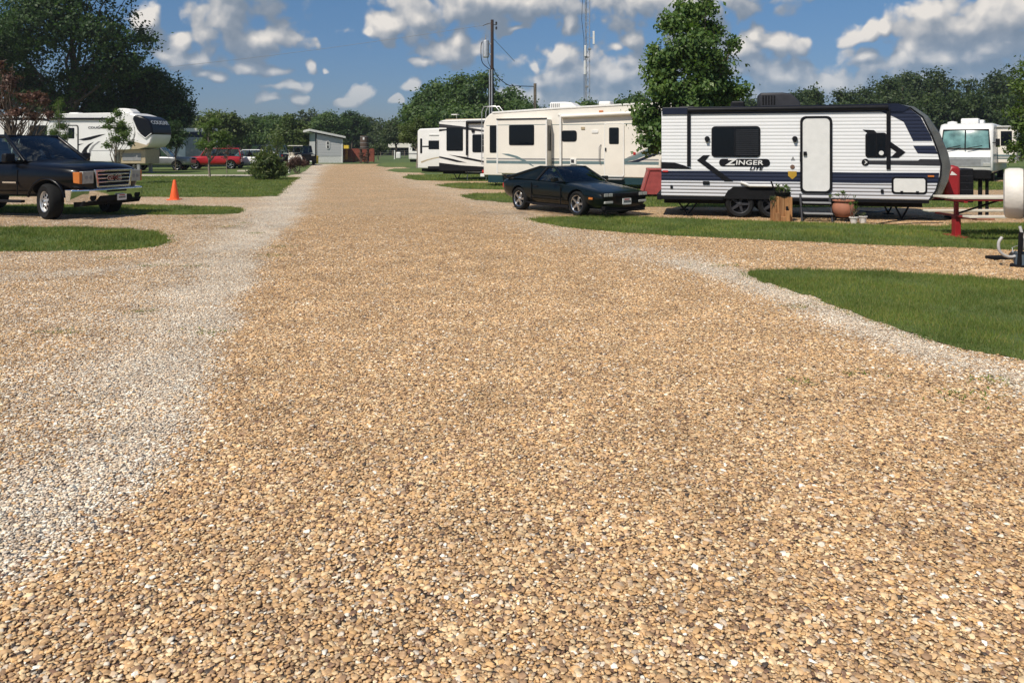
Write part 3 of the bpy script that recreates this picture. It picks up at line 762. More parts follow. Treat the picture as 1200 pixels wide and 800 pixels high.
def limbs(lobes, h0, r0, seed, base=(0,0,0), top=None, per=2):
    """tapered trunk with limbs that reach into the lobes"""
    r = random.Random(seed); mb = MB(); base = Vector(base)
    top = Vector(top) if top is not None else Vector((base.x, base.y, max(l[2] for l in lobes)))
    tr = bend(base, top, 6, seed, 0.012)
    mb.tube([tr[0]+Vector((0, 0, -0.1))]+tr, [r0*1.35]+[r0*(1-0.85*(i/6)) for i in range(7)], 10)
    for l in lobes:
        c = Vector(l[:3]); z = h0+(c.z-h0)*r.uniform(0.1, 0.45); z = min(max(z, h0), top.z*0.8)
        f = (z-base.z)/(top.z-base.z); s = base.lerp(top, f); rr = r0*(1-0.8*f)*0.55
        for q in range(per):
            e = c+Vector((r.uniform(-.6,.6)*l[3], r.uniform(-.6,.6)*l[4], r.uniform(-.3,.7)*l[5]))
            p = bend(s, e, 4, r.random(), 0.05)
            mb.tube(p, [rr, rr*0.75, rr*0.5, rr*0.3, rr*0.1], 6)
            e2 = e+Vector((r.uniform(-.5,.5)*l[3], r.uniform(-.5,.5)*l[4], r.uniform(0,.6)*l[5]))
            mb.tube(bend(p[2], e2, 3, r.random(), 0.06), [rr*0.4, rr*0.28, rr*0.16, rr*0.05], 5)
    return mb
def tree(name, label, cat, loc, lobes, n, size, mat, bark='bark', h0=1.5, r0=0.2, seed=1, clump=0.6, shell=0.6, droop=0, group=None, top=None, per=36, aspect=0.55, lp=2):
    root = thing(name, label, cat, loc, 0, group)
    limbs(lobes, h0, r0, seed, top=top, per=lp).build('trunk', M[bark], root, smooth=60)
    leafobj('crown', leaves(lobes, n, size, seed, clump, per, shell, droop, aspect), L[mat], root)
    return root
def lobes_px(u0, D, spec, depth=1.0):
    """lobes given as (u, v, radius px across, radius px up) at distance D, local to the foot of the tree at (u0)"""
    out = []; r = random.Random(int(u0*7+D))
    X0 = (u0-CX)/F*D
    for s in spec:
        u, v, ru, rv = s[:4]; dy = s[4] if len(s) > 4 else r.uniform(-0.45, 0.45)
        y = dy*ru/F*D*1.6
        out.append(((u-CX)/F*D-X0, y, zat(v, D), ru/F*D, ru/F*D*depth, rv/F*D))
    return out
# the two big dark oaks at the left
D = 64
lo = lobes_px(80, D, [(20,60,62,48),(80,25,60,48),(130,40,48,46),(60,-40,80,50),(130,-25,50,40),(150,75,38,30),(10,105,55,32),(95,95,50,38),(-45,40,60,60),(-60,100,50,45),(55,118,52,26),(165,48,24,22)])
tree('oak_tree', 'tallest dark oak rising past the top left of the picture', 'tree', at(80, D), lo, 62000, 0.30, 'oak', h0=3.5, r0=0.5, seed=3, clump=0.85, top=(0.3, 0, 13), shell=0.55)
D = 68
lo = lobes_px(165, D, [(165,108,45,26),(200,112,28,24),(140,128,40,24),(195,138,34,20),(115,135,30,20),(215,132,16,16),(160,148,40,16),(178,90,18,14),(150,92,22,16)])
tree('oak_tree', 'lower dark oak right of the tall one, behind the black nosed trailer', 'tree', at(160, D), lo, 36000, 0.28, 'oak', h0=2.0, r0=0.36, seed=4, clump=0.75, shell=0.55)
# tree behind the ribbed trailer
D = 27.5
lo = lobes_px(808, D, [(810,22,16,22),(786,30,17,18),(832,38,18,20),(808,62,34,34),(778,78,24,26),(838,78,26,28),(775,108,26,24),(845,112,28,22),(808,115,40,32),(768,142,24,22),(755,128,12,14),(865,110,14,12),(790,158,34,22),(764,168,16,12),(830,150,36,26),(768,60,12,14),(858,52,8,10),(826,8,10,14),(800,10,8,14)])
tree('sweetgum_tree', 'leafy bright green tree growing behind the ribbed white trailer', 'tree', at(808, D), lo, 30000, 0.165, 'gum', h0=1.2, r0=0.13, seed=5, clump=0.33, shell=0.5, droop=0.9, aspect=0.62, per=26)
# trees behind the trailers in the middle
D = 92
lo = lobes_px(548, D, [(545,112,28,20),(562,96,16,11),(592,116,18,16),(522,122,22,18),(606,126,12,10),(536,94,9,7),(575,125,34,20),(545,138,44,16),(600,130,24,16),(615,138,20,12),(530,100,16,12)])
tree('elm_tree', 'broad dark green tree behind the utility pole', 'tree', at(552, D), lo, 19000, 0.40, 'mid', h0=2, r0=0.4, seed=6, clump=1.0)
D = 96
lo = lobes_px(500, D, [(498,118,20,14),(512,110,20,14),(490,132,20,16),(510,134,26,18),(480,140,10,12),(500,150,24,14)])
tree('elm_tree', 'rounded green tree left of the broad dark one, behind the cream trailer', 'tree', at(502, D), lo, 17000, 0.42, 'mid', h0=2, r0=0.33, seed=7, clump=0.95)
D = 64
lo = lobes_px(487, D, [(482,152,9,12),(490,146,8,10),(474,160,9,9),(486,166,8,10),(470,150,5,6),(492,160,5,10)])
tree('young_tree', 'thin olive tree by the rear of the cream trailer', 'tree', at(488.5, D), lo, 5500, 0.17, 'olive', 'barkpale', h0=1.2, r0=0.08, seed=8, clump=0.42, shell=0.4)
D = 80
lo = lobes_px(660, D, [(640,132,26,9),(614,134,12,8),(680,136,26,8),(760,120,24,12),(720,130,40,10)])
for i, (u, lobe, lab) in enumerate([(606, [(604,128,9,9),(612,132,10,8)], 'low bush crown between the two poles'), (690, [(688,128,14,8),(672,132,14,7),(704,132,14,7)], 'round tree crown at the foot of the radio mast'), (735, [(735,124,14,9),(722,130,16,8),(750,120,12,10)], 'round tree crown left of the leafy green tree')]):
    tree('distant_tree', lab, 'tree', at(u, 80), lobes_px(u, 80, lobe+[(u, 145, 16, 14)]), 5000, 0.36, 'mid', h0=1.5, r0=0.2, seed=20+i, clump=0.7)
# saplings at the left
def sapling(u, v0, D, spec, n, size, mat, label, seed, r0=0.045, name='young_tree', bark='barkpale', clump=0.2, shell=0.3, droop=0.0, aspect=0.4, lp=2, h0=0.6):
    loc = at(u, D)
    return tree(name, label, 'tree', loc, lobes_px(u, D, spec), n, size, L_key(mat), bark, h0=h0, r0=r0, seed=seed, clump=clump, shell=shell, droop=droop, aspect=aspect, per=22, lp=lp)
def L_key(k): return k
sapling(135, 0, 36, [(136,133,6,7),(131,142,9,8),(143,146,8,8),(135,152,13,8),(126,149,8,6),(148,158,8,8),(138,163,12,7),(126,170,5,6),(150,168,6,5)], 2600, 0.13, 'fresh', 'slim young tree standing before the black nosed trailer', 31)
sapling(68, 0, 34, [(69,122,5,9),(67,136,7,9),(70,148,9,8),(64,156,10,8),(74,160,9,10),(70,170,10,8)], 4200, 0.12, 'fresh', 'narrow pointed young conifer behind the dark pickup', 32, aspect=0.18, droop=-0.5)
sapling(246, 0, 44, [(250,145,8,6),(244,153,13,8),(256,160,14,8),(240,164,11,8),(252,170,18,6),(262,166,9,7),(236,172,7,5),(247,140,5,5)], 4200, 0.15, 'fresh', 'thin young tree with spreading crown in front of the red car', 33, r0=0.07)
sapling(266, 0, 50, [(266,178,4,4),(264,184,4,4),(268,172,4,3)], 260, 0.12, 'brown', 'bare spindly sapling beside the red car', 34, r0=0.03, clump=0.15)
sapling(15, 0, 30, [(10,95,14,18),(30,115,16,14),(-8,120,20,20),(20,132,20,10),(42,112,10,14),(55,118,8,8),(2,75,8,10),(40,135,14,8),(60,134,8,8),(-25,100,15,20)], 6800, 0.125, 'brown', 'purple brown leaved ornamental tree behind the dark pickup', 35, r0=0.07, name='ornamental_tree', bark='bark', clump=0.16, shell=0.2, lp=5, h0=0.8)
# tree in front of the second trailer (left, beside the nose)
D = 56
sapling(206, 0, 56, [(203,155,9,12),(210,165,9,9),(200,170,7,8),(214,158,6,8),(206,146,6,5)], 4200, 0.17, 'oak', 'small dark tree between the black nosed and the grey trailer', 36, r0=0.06, bark='bark', clump=0.3)
# the right edge
D = 25
lo = lobes_px(1236, D, [(1205,80,16,14),(1196,105,14,14),(1192,130,10,14),(1200,150,16,14),(1194,172,10,14),(1215,120,26,30),(1225,165,30,30),(1230,80,26,20),(1188,186,6,8)])
tree('young_tree', 'light green tree reaching in from the right edge behind the table', 'tree', at(1236, D), lo, 9500, 0.12, 'fresh', 'barkpale', h0=1.0, r0=0.09, seed=41, clump=0.25, shell=0.35)
# shrubs at the left of the road
def shrub(u, D, spec, n, size, mat, label, seed, aspect=0.22, name='shrub', clump=0.3, cat='shrub', stems=9):
    loc = at(u, D); root = thing(name, label, cat, loc); lb = lobes_px(u, D, spec)
    mb = MB(); r = random.Random(seed)
    for k in range(stems):
        l = r.choice(lb); e = Vector(l[:3])+Vector((r.uniform(-.6,.6)*l[3], r.uniform(-.6,.6)*l[4], r.uniform(-.2,.7)*l[5]))
        p = bend((r.gauss(0, .12), r.gauss(0, .12), -0.05), e, 3, r.random(), 0.06); mb.tube(p, [0.025, 0.02, 0.013, 0.005], 5)
    mb.build('stem', M['bark'], root, smooth=60)
    leafobj('foliage', leaves(lb, n, size, seed, clump, 22, 0.35, -0.6, aspect), L[mat], root)
    return root
shrub(316, 41, [(313,191,13,11),(301,200,9,9),(325,198,9,10),(313,203,16,7),(308,184,6,6),(320,185,6,6)], 6500, 0.28, 'shrub', 'large leafy oleander shrub on the left lawn beside the road', 51)
shrub(347, 50, [(347,189,9,6),(341,193,6,6),(354,192,7,6)], 2600, 0.16, 'brown', 'low dark reddish shrub beside the short white post', 52, clump=0.22)
shrub(322, 62, [(321,170,6,6),(328,173,6,6),(314,175,5,6),(325,164,4,4)], 900, 0.2, 'olive', 'sparse pale shrub tree behind the oleander', 53, clump=0.4)
sapling(443, 0, 100, [(443,172,8,4),(437,175,5,4),(450,174,5,4)], 1500, 0.28, 'dull', 'small round tree on the far lawn by the white trailers', 54, r0=0.1, clump=0.4)
# mid trees in front of the far wood
for i, (u, D, spec, mat, lab) in enumerate([
   (255, 98, [(250,140,14,10),(268,142,16,10),(240,150,12,10),(260,156,26,10),(282,150,12,10)], 'olive', 'olive green tree behind the grey trailer'),
   (292, 104, [(290,148,16,12),(305,152,14,10),(284,160,18,9),(306,164,14,7)], 'mid', 'green bushy tree behind the white car'),
   (343, 92, [(342,148,15,10),(352,158,16,11),(334,160,16,10),(346,168,20,9),(338,142,9,7)], 'olive', 'full olive tree left of the grey house'),
   (322, 112, [(318,143,12,9),(328,150,14,9),(310,152,12,9)], 'mid', 'darker green tree behind the olive one'),
   (386, 128, [(384,140,14,9),(395,146,14,9),(376,148,12,9)], 'mid', 'green tree rising behind the roof of the grey house'),
   (413, 135, [(410,138,12,9),(420,148,12,9),(404,150,12,9),(414,158,16,8)], 'oak', 'dark green tree above the red board fence'),
   (464, 120, [(462,150,10,8),(470,158,9,8),(456,160,9,7)], 'dull', 'dull green tree at the end of the far lawn')]):
    tree('distant_tree', lab, 'tree', at(u, D), lobes_px(u, D, spec), 8000, 0.36, mat, h0=1.2, r0=0.22, seed=60+i, clump=0.75)
# far woods that read as one mass
def wood(name, label, rows, mat, seed, nleaf=1500, size=0.62):
    r = random.Random(seed); parts = []; tr = MB(); n = 0
    for (u0, u1, D, tops, step) in rows:
        u = u0
        while u < u1:
            vt = np.interp(u, [t[0] for t in tops], [t[1] for t in tops])+r.uniform(-1, 5)
            zt = zat(vt, D); X = (u-CX)/F*D; y = D+r.uniform(-7, 7); wd = zt*r.uniform(.26, .40)
            lb = []
            for k in range(6):
                z = zt*(0.34+0.52*k/5); sp_ = wd*(1.15-0.6*k/5)
                lb.append((X+r.gauss(0, .35)*sp_, y+r.gauss(0, .35)*sp_, z, sp_*r.uniform(.6, .9), sp_*r.uniform(.6, .9), zt*r.uniform(.12, .17)))
            lb.append((X, y, zt*0.2, wd*1.25, wd, zt*0.2)); lb.append((X+r.gauss(0, wd), y, zt*0.35, wd*.8, wd*.8, zt*0.2))
            parts.append(leaves(lb, nleaf, size, r.randint(0, 10**6), 1.0, 22, 0.6))
            tr.tube([(X, y, -0.1), (X+r.gauss(0, .2), y, zt*0.45), (X+r.gauss(0, .4), y, zt*0.85)], [0.3, 0.2, 0.06], 6)
            n += 1; u += step*r.uniform(0.7, 1.3)
    V = np.vstack(parts); o = link(name, npmesh(name, V, np.arange(len(V)).reshape(-1, 4), L[mat])); tag(o, label, 'wood', kind='stuff')
    t = tr.build('tree_trunks', M['bark'], o, smooth=60); t['kind'] = 'stuff'
    return o
wood('woodland', 'far dark wood along the left of the skyline', [
    (215, 480, 170, [(215,132),(300,136),(304,132),(320,134),(345,130),(385,129),(400,129),(412,132),(440,132),(470,140)], 9),
    (430, 640, 185, [(430,140),(470,146),(560,150),(640,140)], 10), (215, 480, 150, [(215,142),(300,146),(480,158)], 14)], 'dull', 71, nleaf=2200)
wood('woodland', 'dark wood filling the skyline at the right', [
    (640, 1330, 122, [(640,140),(860,116),(900,106),(935,104),(960,97),(1000,103),(1022,92),(1048,82),(1090,77),(1105,76),(1130,83),(1180,80),(1205,66),(1330,70)], 13),
    (860, 1330, 108, [(860,130),(950,120),(1000,118),(1060,105),(1150,108),(1330,100)], 17),
    (-330, -40, 110, [(-330,90),(-40,110)], 20)], 'wood', 72, nleaf=5200, size=0.5)
# ------------------------------------------------------------------ wheels
def wheel(parent, pos, r, w, axis_sign, spokes=5, style='star', rim='silver', name='wheel', tyre_ratio=0.68, rz=0.0):
    """wheel lying in the local x-z plane, outer face towards y*axis_sign"""
    q = bpy.data.objects.new(name, None); COL.objects.link(q); q.parent = parent; q.location = pos
    s = axis_sign; h = w/2; ri = r*tyre_ratio
    prof = [(ri, -h*0.85), (r*0.88, -h), (r*0.97, -h*0.8), (r, -h*0.5), (r, h*0.5), (r*0.97, h*0.8), (r*0.88, h), (ri, h*0.85), (ri*0.96, 0)]
    MB().lathe([(a, b) for a, b in prof], axis='y', seg=36, closed=True).build('tyre', M['rubber'], q, smooth=40)
    m = MB(); f = s*h*0.62
    m.lathe([(ri*1.0, s*h*0.86), (ri*0.94, s*h*0.8), (ri*0.9, f*0.6), (ri*0.88, -s*h*0.6)], axis='y', seg=32, m=0, cap=False)
    m.lathe([(ri*0.86, f*0.1), (ri*0.86, f*0.12)], axis='y', seg=32, m=1)
    if style == 'star':
        for k in range(spokes):
            a = 2*math.pi*k/spokes+0.3; M_ = Matrix.Rotation(a, 4, 'Y')
            for z0, z1, y0, y1, wd0, wd1 in ((0.05, 0.92, f*0.95, f*1.05, ri*0.2, ri*0.13),):
                vs = [M_ @ Vector((x, y, z)) for z, wd in ((ri*z0, wd0), (ri*z1, wd1)) for x, y in ((-wd, f*0.5), (wd, f*0.5), (wd*0.7, y1), (-wd*0.7, y1))]
                m.add(vs, [(0,1,2,3),(7,6,5,4),(0,4,5,1),(1,5,6,2),(2,6,7,3),(3,7,4,0)], 0)
        m.lathe([(ri*0.24, f*0.4), (ri*0.22, f*1.15), (ri*0.14, f*1.25)], axis='y', seg=16, m=0)
    else:   # steel disc with round holes
        m.lathe([(ri*0.88, f*0.5), (ri*0.72, f*1.0), (ri*0.40, f*1.1), (ri*0.34, f*0.8), (0.01, f*0.8)], axis='y', seg=32, m=0, cap=False)
        for k in range(spokes):
            a = 2*math.pi*k/spokes; m.lathe([(ri*0.13, f*0.6), (ri*0.13, f*1.12)], (math.cos(a)*ri*0.6, 0, math.sin(a)*ri*0.6), 'y', 12, m=1)
        m.lathe([(ri*0.24, f*0.7), (ri*0.22, f*1.35), (ri*0.12, f*1.5)], axis='y', seg=16, m=0)
    m.build('rim', [M[rim], M['matblack']], q, smooth=35)
    return q
def copywheel(q, pos, flip=False):
    c = q.copy(); COL.objects.link(c); c.location = pos
    if flip: c.rotation_euler = (0, 0, math.pi)
    for g_ in q.children:
        d = g_.copy(); COL.objects.link(d); d.parent = c
    return c
# ------------------------------------------------------------------ lofted car body
def carbody(stations, cuts, parent, mats, subsurf=2, name='body', smooth=60):
    """stations: (x, zb, wb, zm, wm, zs, ws, zt, wt, crown). cuts: wheel arches (x, r, halfwidth)"""
    m = MB(); n = 10; vs = []
    for (x, zb, wb, zm, wm, zs, ws, zt, wt, cr) in stations:
        ring = [(0, zb), (wb, zb), (wm, zm), (ws, zs), (wt, zt), (0, zt+cr), (-wt, zt), (-ws, zs), (-wm, zm), (-wb, zb)]
        vs += [(x, y, z) for y, z in ring]
    fs = [(i*n+k, i*n+(k+1) % n, (i+1)*n+(k+1) % n, (i+1)*n+k) for i in range(len(stations)-1) for k in range(n)]
    o2 = (len(stations)-1)*n
    for o in (0, o2): fs += [(o+0, o+1, o+2, o+8, o+9), (o+2, o+3, o+7, o+8), (o+3, o+4, o+5, o+6, o+7)]
    m.add(vs, fs)
    ob = m.build(name, mats, parent)
    if subsurf:
        s = ob.modifiers.new('s', 'SUBSURF'); s.levels = subsurf; s.render_levels = subsurf
    tmp = []
    for (x, z, r, hw) in cuts:
        for sgn in (1, -1):
            c = MB().lathe([(r, sgn*(hw-0.30)), (r, sgn*(hw+0.4))], (x, 0, z), 'y', 32).build('cutter', M['matblack'])
            c.parent = parent; tmp.append(c)
            b = ob.modifiers.new('b', 'BOOLEAN'); b.operation = 'DIFFERENCE'; b.object = c; b.solver = 'EXACT'; b.material_mode = 'TRANSFER'
    bpy.context.view_layer.update()
    dg = bpy.context.evaluated_depsgraph_get()
    me = bpy.data.meshes.new_from_object(ob.evaluated_get(dg)); me.name = name
    ob.modifiers.clear(); ob.data = me
    for c in tmp: bpy.data.objects.remove(c)
    me.polygons.foreach_set('use_smooth', [True]*len(me.polygons)); me.set_sharp_from_angle(angle=R(smooth))
    return ob
def plate(parent, pos, size=(0.31, 0.16), rz=math.pi/2, name='license_plate', tilt=0):
    m = MB(); a, b = size[0]/2, size[1]/2
    m.prism(rrect(-a, -b, a, b, 0.015), -0.006, 0.006, 'y', 0)
    r = random.Random(4)
    x = -a*0.7
    while x < a*0.7:
        w_ = r.uniform(.018, .03); m.box((x, -0.009, -b*0.35), (x+w_, -0.0055, b*0.3), 1); x += w_+0.014
    m.box((-a*0.6, -0.0085, b*0.5), (a*0.6, -0.0055, b*0.8), 2)
    o = m.build(name, [M['pale'], M['darkgrey'], M['redlamp']], parent); o.location = pos; o.rotation_euler = (tilt, 0, rz)
    return o
def quadthick(mb, pts, nrm, t, m=0):
    nrm = Vector(nrm).normalized(); p = [Vector(q) for q in pts]; n = len(p)
    vs = [q-nrm*t for q in p]+[q+nrm*t for q in p]
    mb.add(vs, [list(range(n))[::-1], list(range(n, 2*n))]+[(i, (i+1) % n, n+(i+1) % n, n+i) for i in range(n)], m)
def greenhouse(parent, bf, br, rf, rr, zb, zr, wb, wr, paint, pill=0.06, xb=None, rear_name='rear_window', zbr=None, bulge=0.06, seats=True, zbf=None, sail=()):
    """cabin: belt from x=bf (front) to x=br (rear), roof from rf to rr; xb = B pillar positions"""
    zbf = zb if zbf is None else zbf; zbr = zb if zbr is None else zbr
    Fb = lambda s: Vector((bf, s*wb, zbf)); Rb = lambda s: Vector((br, s*wb, zbr)); Ft = lambda s: Vector((rf, s*wr, zr)); Rt = lambda s: Vector((rr, s*wr, zr))
    MB().patch(Fb(1), Fb(-1), Ft(-1), Ft(1), (bulge*1.6, 0, bulge*0.4), 8).build('windshield', M['glass'], parent, smooth=60)
    MB().patch(Rb(1), Rb(-1), Rt(-1), Rt(1), (-bulge, 0, bulge*0.3), 8).build(rear_name, M['glass'], parent, smooth=60)
    # roof, slightly domed, thick
    m = MB(); m.patch(Ft(1), Ft(-1), Rt(-1), Rt(1), (0, 0, 0.035), 8); m.patch(Ft(1)-Vector((0,0,.03)), Ft(-1)-Vector((0,0,.03)), Rt(-1)-Vector((0,0,.03)), Rt(1)-Vector((0,0,.03)), (0, 0, 0.03), 8)
    for s in (1, -1): m.tube([Fb(s), Ft(s), Rt(s), Rb(s)], [pill*0.6, pill*0.6, pill*0.7, pill*1.0], 8)
    m.tube([Ft(1), Ft(-1)], pill*0.5, 6); m.tube([Rt(1), Rt(-1)], pill*0.6, 6)
    m.build('roof', paint, parent, smooth=50)
    stops = [0]+(xb or [])+[1]
    for s in (1, -1):
        for a, b in zip(stops[:-1], stops[1:]):
            p0 = Fb(s).lerp(Rb(s), a); p1 = Fb(s).lerp(Rb(s), b); q0 = Ft(s).lerp(Rt(s), a); q1 = Ft(s).lerp(Rt(s), b)
            e = 0.02
            k_ = stops.index(a)
            MB().patch(p0, p1, q1, q0, (0, s*0.02, 0), 4).build('sail_panel' if k_ in sail else 'side_window', paint if k_ in sail else M['glass'], parent, smooth=60)
        for f in (xb or []):
            MB().tube([Fb(s).lerp(Rb(s), f), Ft(s).lerp(Rt(s), f)], pill*0.75, 8).build('door_pillar', M['black'], parent, smooth=60)
    if seats:
        xm = rf-0.35
        for s in (1, -1):
            y = s*wb*0.45; m = MB()
            m.prism([(xm-0.10, zb-0.25), (xm+0.02, zb-0.25), (xm-0.12, zr-0.28), (xm-0.22, zr-0.28)], y-0.22, y+0.22, 'y')
            m.prism([(xm-0.14, zr-0.29), (xm-0.05, zr-0.29), (xm-0.10, zr-0.12), (xm-0.18, zr-0.12)], y-0.12, y+0.12, 'y')
            m.build('seat', M['interior'], parent, bevel=0.03)
    return
def door_mirror(parent, pos, s, size=(0.12, 0.2, 0.14), mat='black'):
    a, b, c = size; m = MB()
    m.box((-a/2, min(0, s*b), -c/2), (a/2, max(0, s*b), c/2)); m.box((-0.03, min(-s*0.06, 0), -c/2), (0.03, max(-s*0.06, 0), -c/2+0.05))
    o = m.build('door_mirror', M[mat], parent, bevel=0.03, smooth=40); o.location = pos; return o
def heading_rz(hx, hy): return math.atan2(hy, hx)

# ------------------------------------------------------------------ black sports coupe
fw = gp(679, 253.4); hd = Vector((0.6, -0.8, 0)).normalized(); lf = Vector((-hd.y, hd.x, 0))
WB = 2.46; TR = 0.76
cpos = fw-hd*(WB/2)+lf*TR      # near wheels are on the car's right: centre lies to its left
car = thing('sports_car', 'black two door sports coupe parked nose out in front of the beige trailer', 'car', (cpos.x, cpos.y, 0), heading_rz(hd.x, hd.y))
cp = M['camaro']; xF, xR = WB/2, -WB/2
#  x, zb, wb, zm, wm, zs, ws, zt, wt, crown
st = [(2.16, .30, .55, .42, .70, .55, .72, .60, .62, .00), (2.12, .22, .66, .42, .80, .58, .80, .64, .70, .00), (1.95, .19, .72, .42, .87, .62, .86, .685, .76, .005),
      (1.45, .18, .74, .45, .90, .68, .88, .76, .78, .02), (1.0, .19, .74, .48, .90, .72, .88, .82, .78, .03), (0.55, .19, .74, .48, .90, .76, .87, .865, .77, .03),
      (0.1, .19, .74, .48, .90, .80, .87, .885, .76, .02), (-0.6, .19, .74, .48, .90, .82, .87, .895, .76, .02), (-1.1, .19, .74, .5, .91, .83, .885, .905, .74, .01),
      (-1.6, .22, .72, .52, .89, .82, .87, .90, .74, .01), (-2.0, .28, .66, .54, .84, .80, .82, .89, .74, .0), (-2.12, .33, .58, .54, .76, .78, .76, .86, .70, .0), (-2.15, .40, .5, .54, .7, .74, .7, .82, .62, .0)]
carbody(st, [(xF, 0.33, 0.375, 0.86), (xR, 0.33, 0.375, 0.86)], car, [cp, M['matblack']])
greenhouse(car, 0.66, -1.85, 0.02, -0.62, 0.87, 1.235, 0.765, 0.56, cp, pill=0.05, xb=[0.47], zbr=0.905, bulge=0.05, zbf=0.85, rear_name='rear_hatch', sail=(1,))
m = MB(); m.prism([(-1.98, .89), (-1.86, .90), (-1.90, .99), (-2.08, .985)], -0.80, 0.80, 'y'); m.build('spoiler', cp, car, bevel=0.02, smooth=40)
m = MB()
for s in (1, -1): m.prism([(-0.52, 0.20), (1.0-0.05, 0.20), (0.95, .27), (-0.9, .27)], s*0.895-0.02, s*0.895+0.02, 'y')
m.build('side_skirt', M['black'], car, bevel=0.01)
wq = wheel(car, (xF, -TR, 0.325), 0.325, 0.23, -1, 5, 'star', 'silver')
copywheel(wq, (xR, -TR, 0.325)); copywheel(wq, (xF, TR, 0.325), True); copywheel(wq, (xR, TR, 0.325), True)
for s in (1, -1):
    m = MB(); m.box((2.03, s*0.62-0.17, 0.535), (2.155, s*0.62+0.17, 0.635), 1)
    for k in (-0.08, 0.08): m.box((2.15, s*0.62+k-0.07, 0.545), (2.165, s*0.62+k+0.07, 0.625), 0)
    m.build('headlight', [M['headlamp'], M['matblack']], car, bevel=0.008)
    m = MB(); m.box((2.06, s*0.6-0.14, 0.37), (2.165, s*0.6+0.14, 0.43), 0); m.build('turn_signal', M['headlamp'], car, bevel=0.01)
m = MB(); m.box((2.10, -0.42, .545), (2.17, 0.42, .62)); m.build('grille', M['matblack'], car, bevel=0.01)
m = MB(); m.box((2.02, -0.74, .20), (2.14, 0.74, .30)); m.prism([(1.9, .14), (2.16, .15), (2.18, .2), (1.9, .2)], -0.7, 0.7, 'y'); m.build('front_valance', M['matblack'], car, bevel=0.02)
plate(car, (2.185, 0.0, 0.41), (0.31, 0.155))
for s in (1, -1):
    door_mirror(car, (0.42, s*0.84, 0.93), s, (0.14, 0.17, 0.11), 'camaro')
    MB().box((-0.62, s*0.893-0.012, .24), (-0.605, s*0.893+0.012, .80)).build('door_seam', M['matblack'], car); MB().box((0.62, s*0.89-0.012, .24), (0.635, s*0.89+0.012, .74)).build('door_seam', M['matblack'], car)
    MB().box((-0.6, s*0.90-0.01, .42), (0.6, s*0.90+0.006, .445)).build('side_moulding', M['matblack'], car)
    m = MB(); m.box((-0.52, s*0.89-0.02, .70), (-0.36, s*0.89+0.012, .735)); m.build('door_handle', M['black'], car, bevel=0.008)
    m = MB(); m.box((1.72, s*0.885-0.01, .47), (1.86, s*0.885+0.012, .52)); m.build('side_marker', M['amber'], car)
    m = MB(); m.box((-2.165, s*0.5-0.24, .6), (-2.12, s*0.5+0.24, .74)); m.build('tail_lamp', M['redlamp'], car, bevel=0.01)
for y0, y1 in ((.5, .05), (-.1, -.5)): MB().tube([(0.64, y0, 0.885), (0.42, y1, 1.0)], 0.008, 5).build('wiper', M['matblack'], car)

# ------------------------------------------------------------------ dark pickup, front end at the left edge
S = 1.11
fw = gp(59, 257.0); be = R(15); hd = Vector((math.cos(be), -math.sin(be), 0)); lf = Vector((-hd.y, hd.x, 0))
WB = 3.64; TR = 0.86
cpos = fw-hd*(WB/2*S)+lf*TR*S
tk = thing('pickup_truck', 'dark navy pickup with chrome grille and amber corner lamps at the left edge', 'pickup', (cpos.x, cpos.y, 0), heading_rz(hd.x, hd.y))
tk.scale = (S, S, S)
tp = M['truckpaint']; xF, xR = WB/2, -WB/2
st = [(2.70, .62, .55, .74, .68, .90, .76, 1.06, .72, .02), (2.66, .58, .72, .74, .83, .97, .87, 1.14, .78, .05), (2.45, .52, .80, .78, .945, 1.08, .95, 1.20, .84, .07), (2.15, .50, .81, .78, .985, 1.10, .975, 1.23, .86, .08),
      (1.82, .50, .82, .78, 1.0, 1.10, .985, 1.245, .89, .06), (1.25, .48, .82, .78, .985, 1.12, .975, 1.29, .88, .06), (1.0, .46, .82, .78, .985, 1.12, .975, 1.31, .88, .03),
      (0.2, .46, .82, .78, .985, 1.12, .975, 1.30, .88, .0), (-0.85, .46, .82, .78, .985, 1.12, .975, 1.30, .88, .0), (-0.92, .48, .82, .78, .985, 1.12, .975, 1.28, .90, -.0),
      (-1.6, .50, .82, .78, .99, 1.12, .98, 1.28, .93, 0), (-2.4, .50, .82, .78, .98, 1.12, .975, 1.28, .93, 0), (-2.72, .55, .8, .78, .95, 1.1, .95, 1.26, .91, 0), (-2.76, .6, .78, .78, .9, 1.05, .9, 1.2, .88, 0)]
carbody(st, [(xF, 0.40, 0.51, 0.95), (xR, 0.40, 0.51, 0.95)], tk, [tp, M['matblack']])
greenhouse(tk, 1.12, -0.86, 0.40, -0.72, 1.27, 1.86, 0.87, 0.71, tp, pill=0.075, xb=[0.56], bulge=0.06, zbf=1.29)
# open bed behind the cab
m = MB(); m.box((-2.6, -0.78, 1.26), (-1.0, 0.78, 1.285)); m.build('bed_floor', M['matblack'], tk)
wq = wheel(tk, (xF, -TR, 0.40), 0.40, 0.29, -1, 8, 'disc', 'alu', tyre_ratio=0.58)
copywheel(wq, (xR, -TR, 0.40)); w2 = copywheel(wq, (xF, TR, 0.40), True); copywheel(wq, (xR, TR, 0.40), True)
wq.rotation_euler = (0, 0, R(-22)); w2.rotation_euler = (0, 0, math.pi+R(-22))   # front wheels turned
# fender flares
for s in (1, -1):
    for xw in (xF, xR):
        pts = [(xw+math.cos(a)*0.515, s*0.965, 0.39+math.sin(a)*0.515) for a in np.linspace(R(12), R(168), 18)]
        MB().tube(pts, 0.028, 6).build('fender_flare', tp, tk, smooth=60)
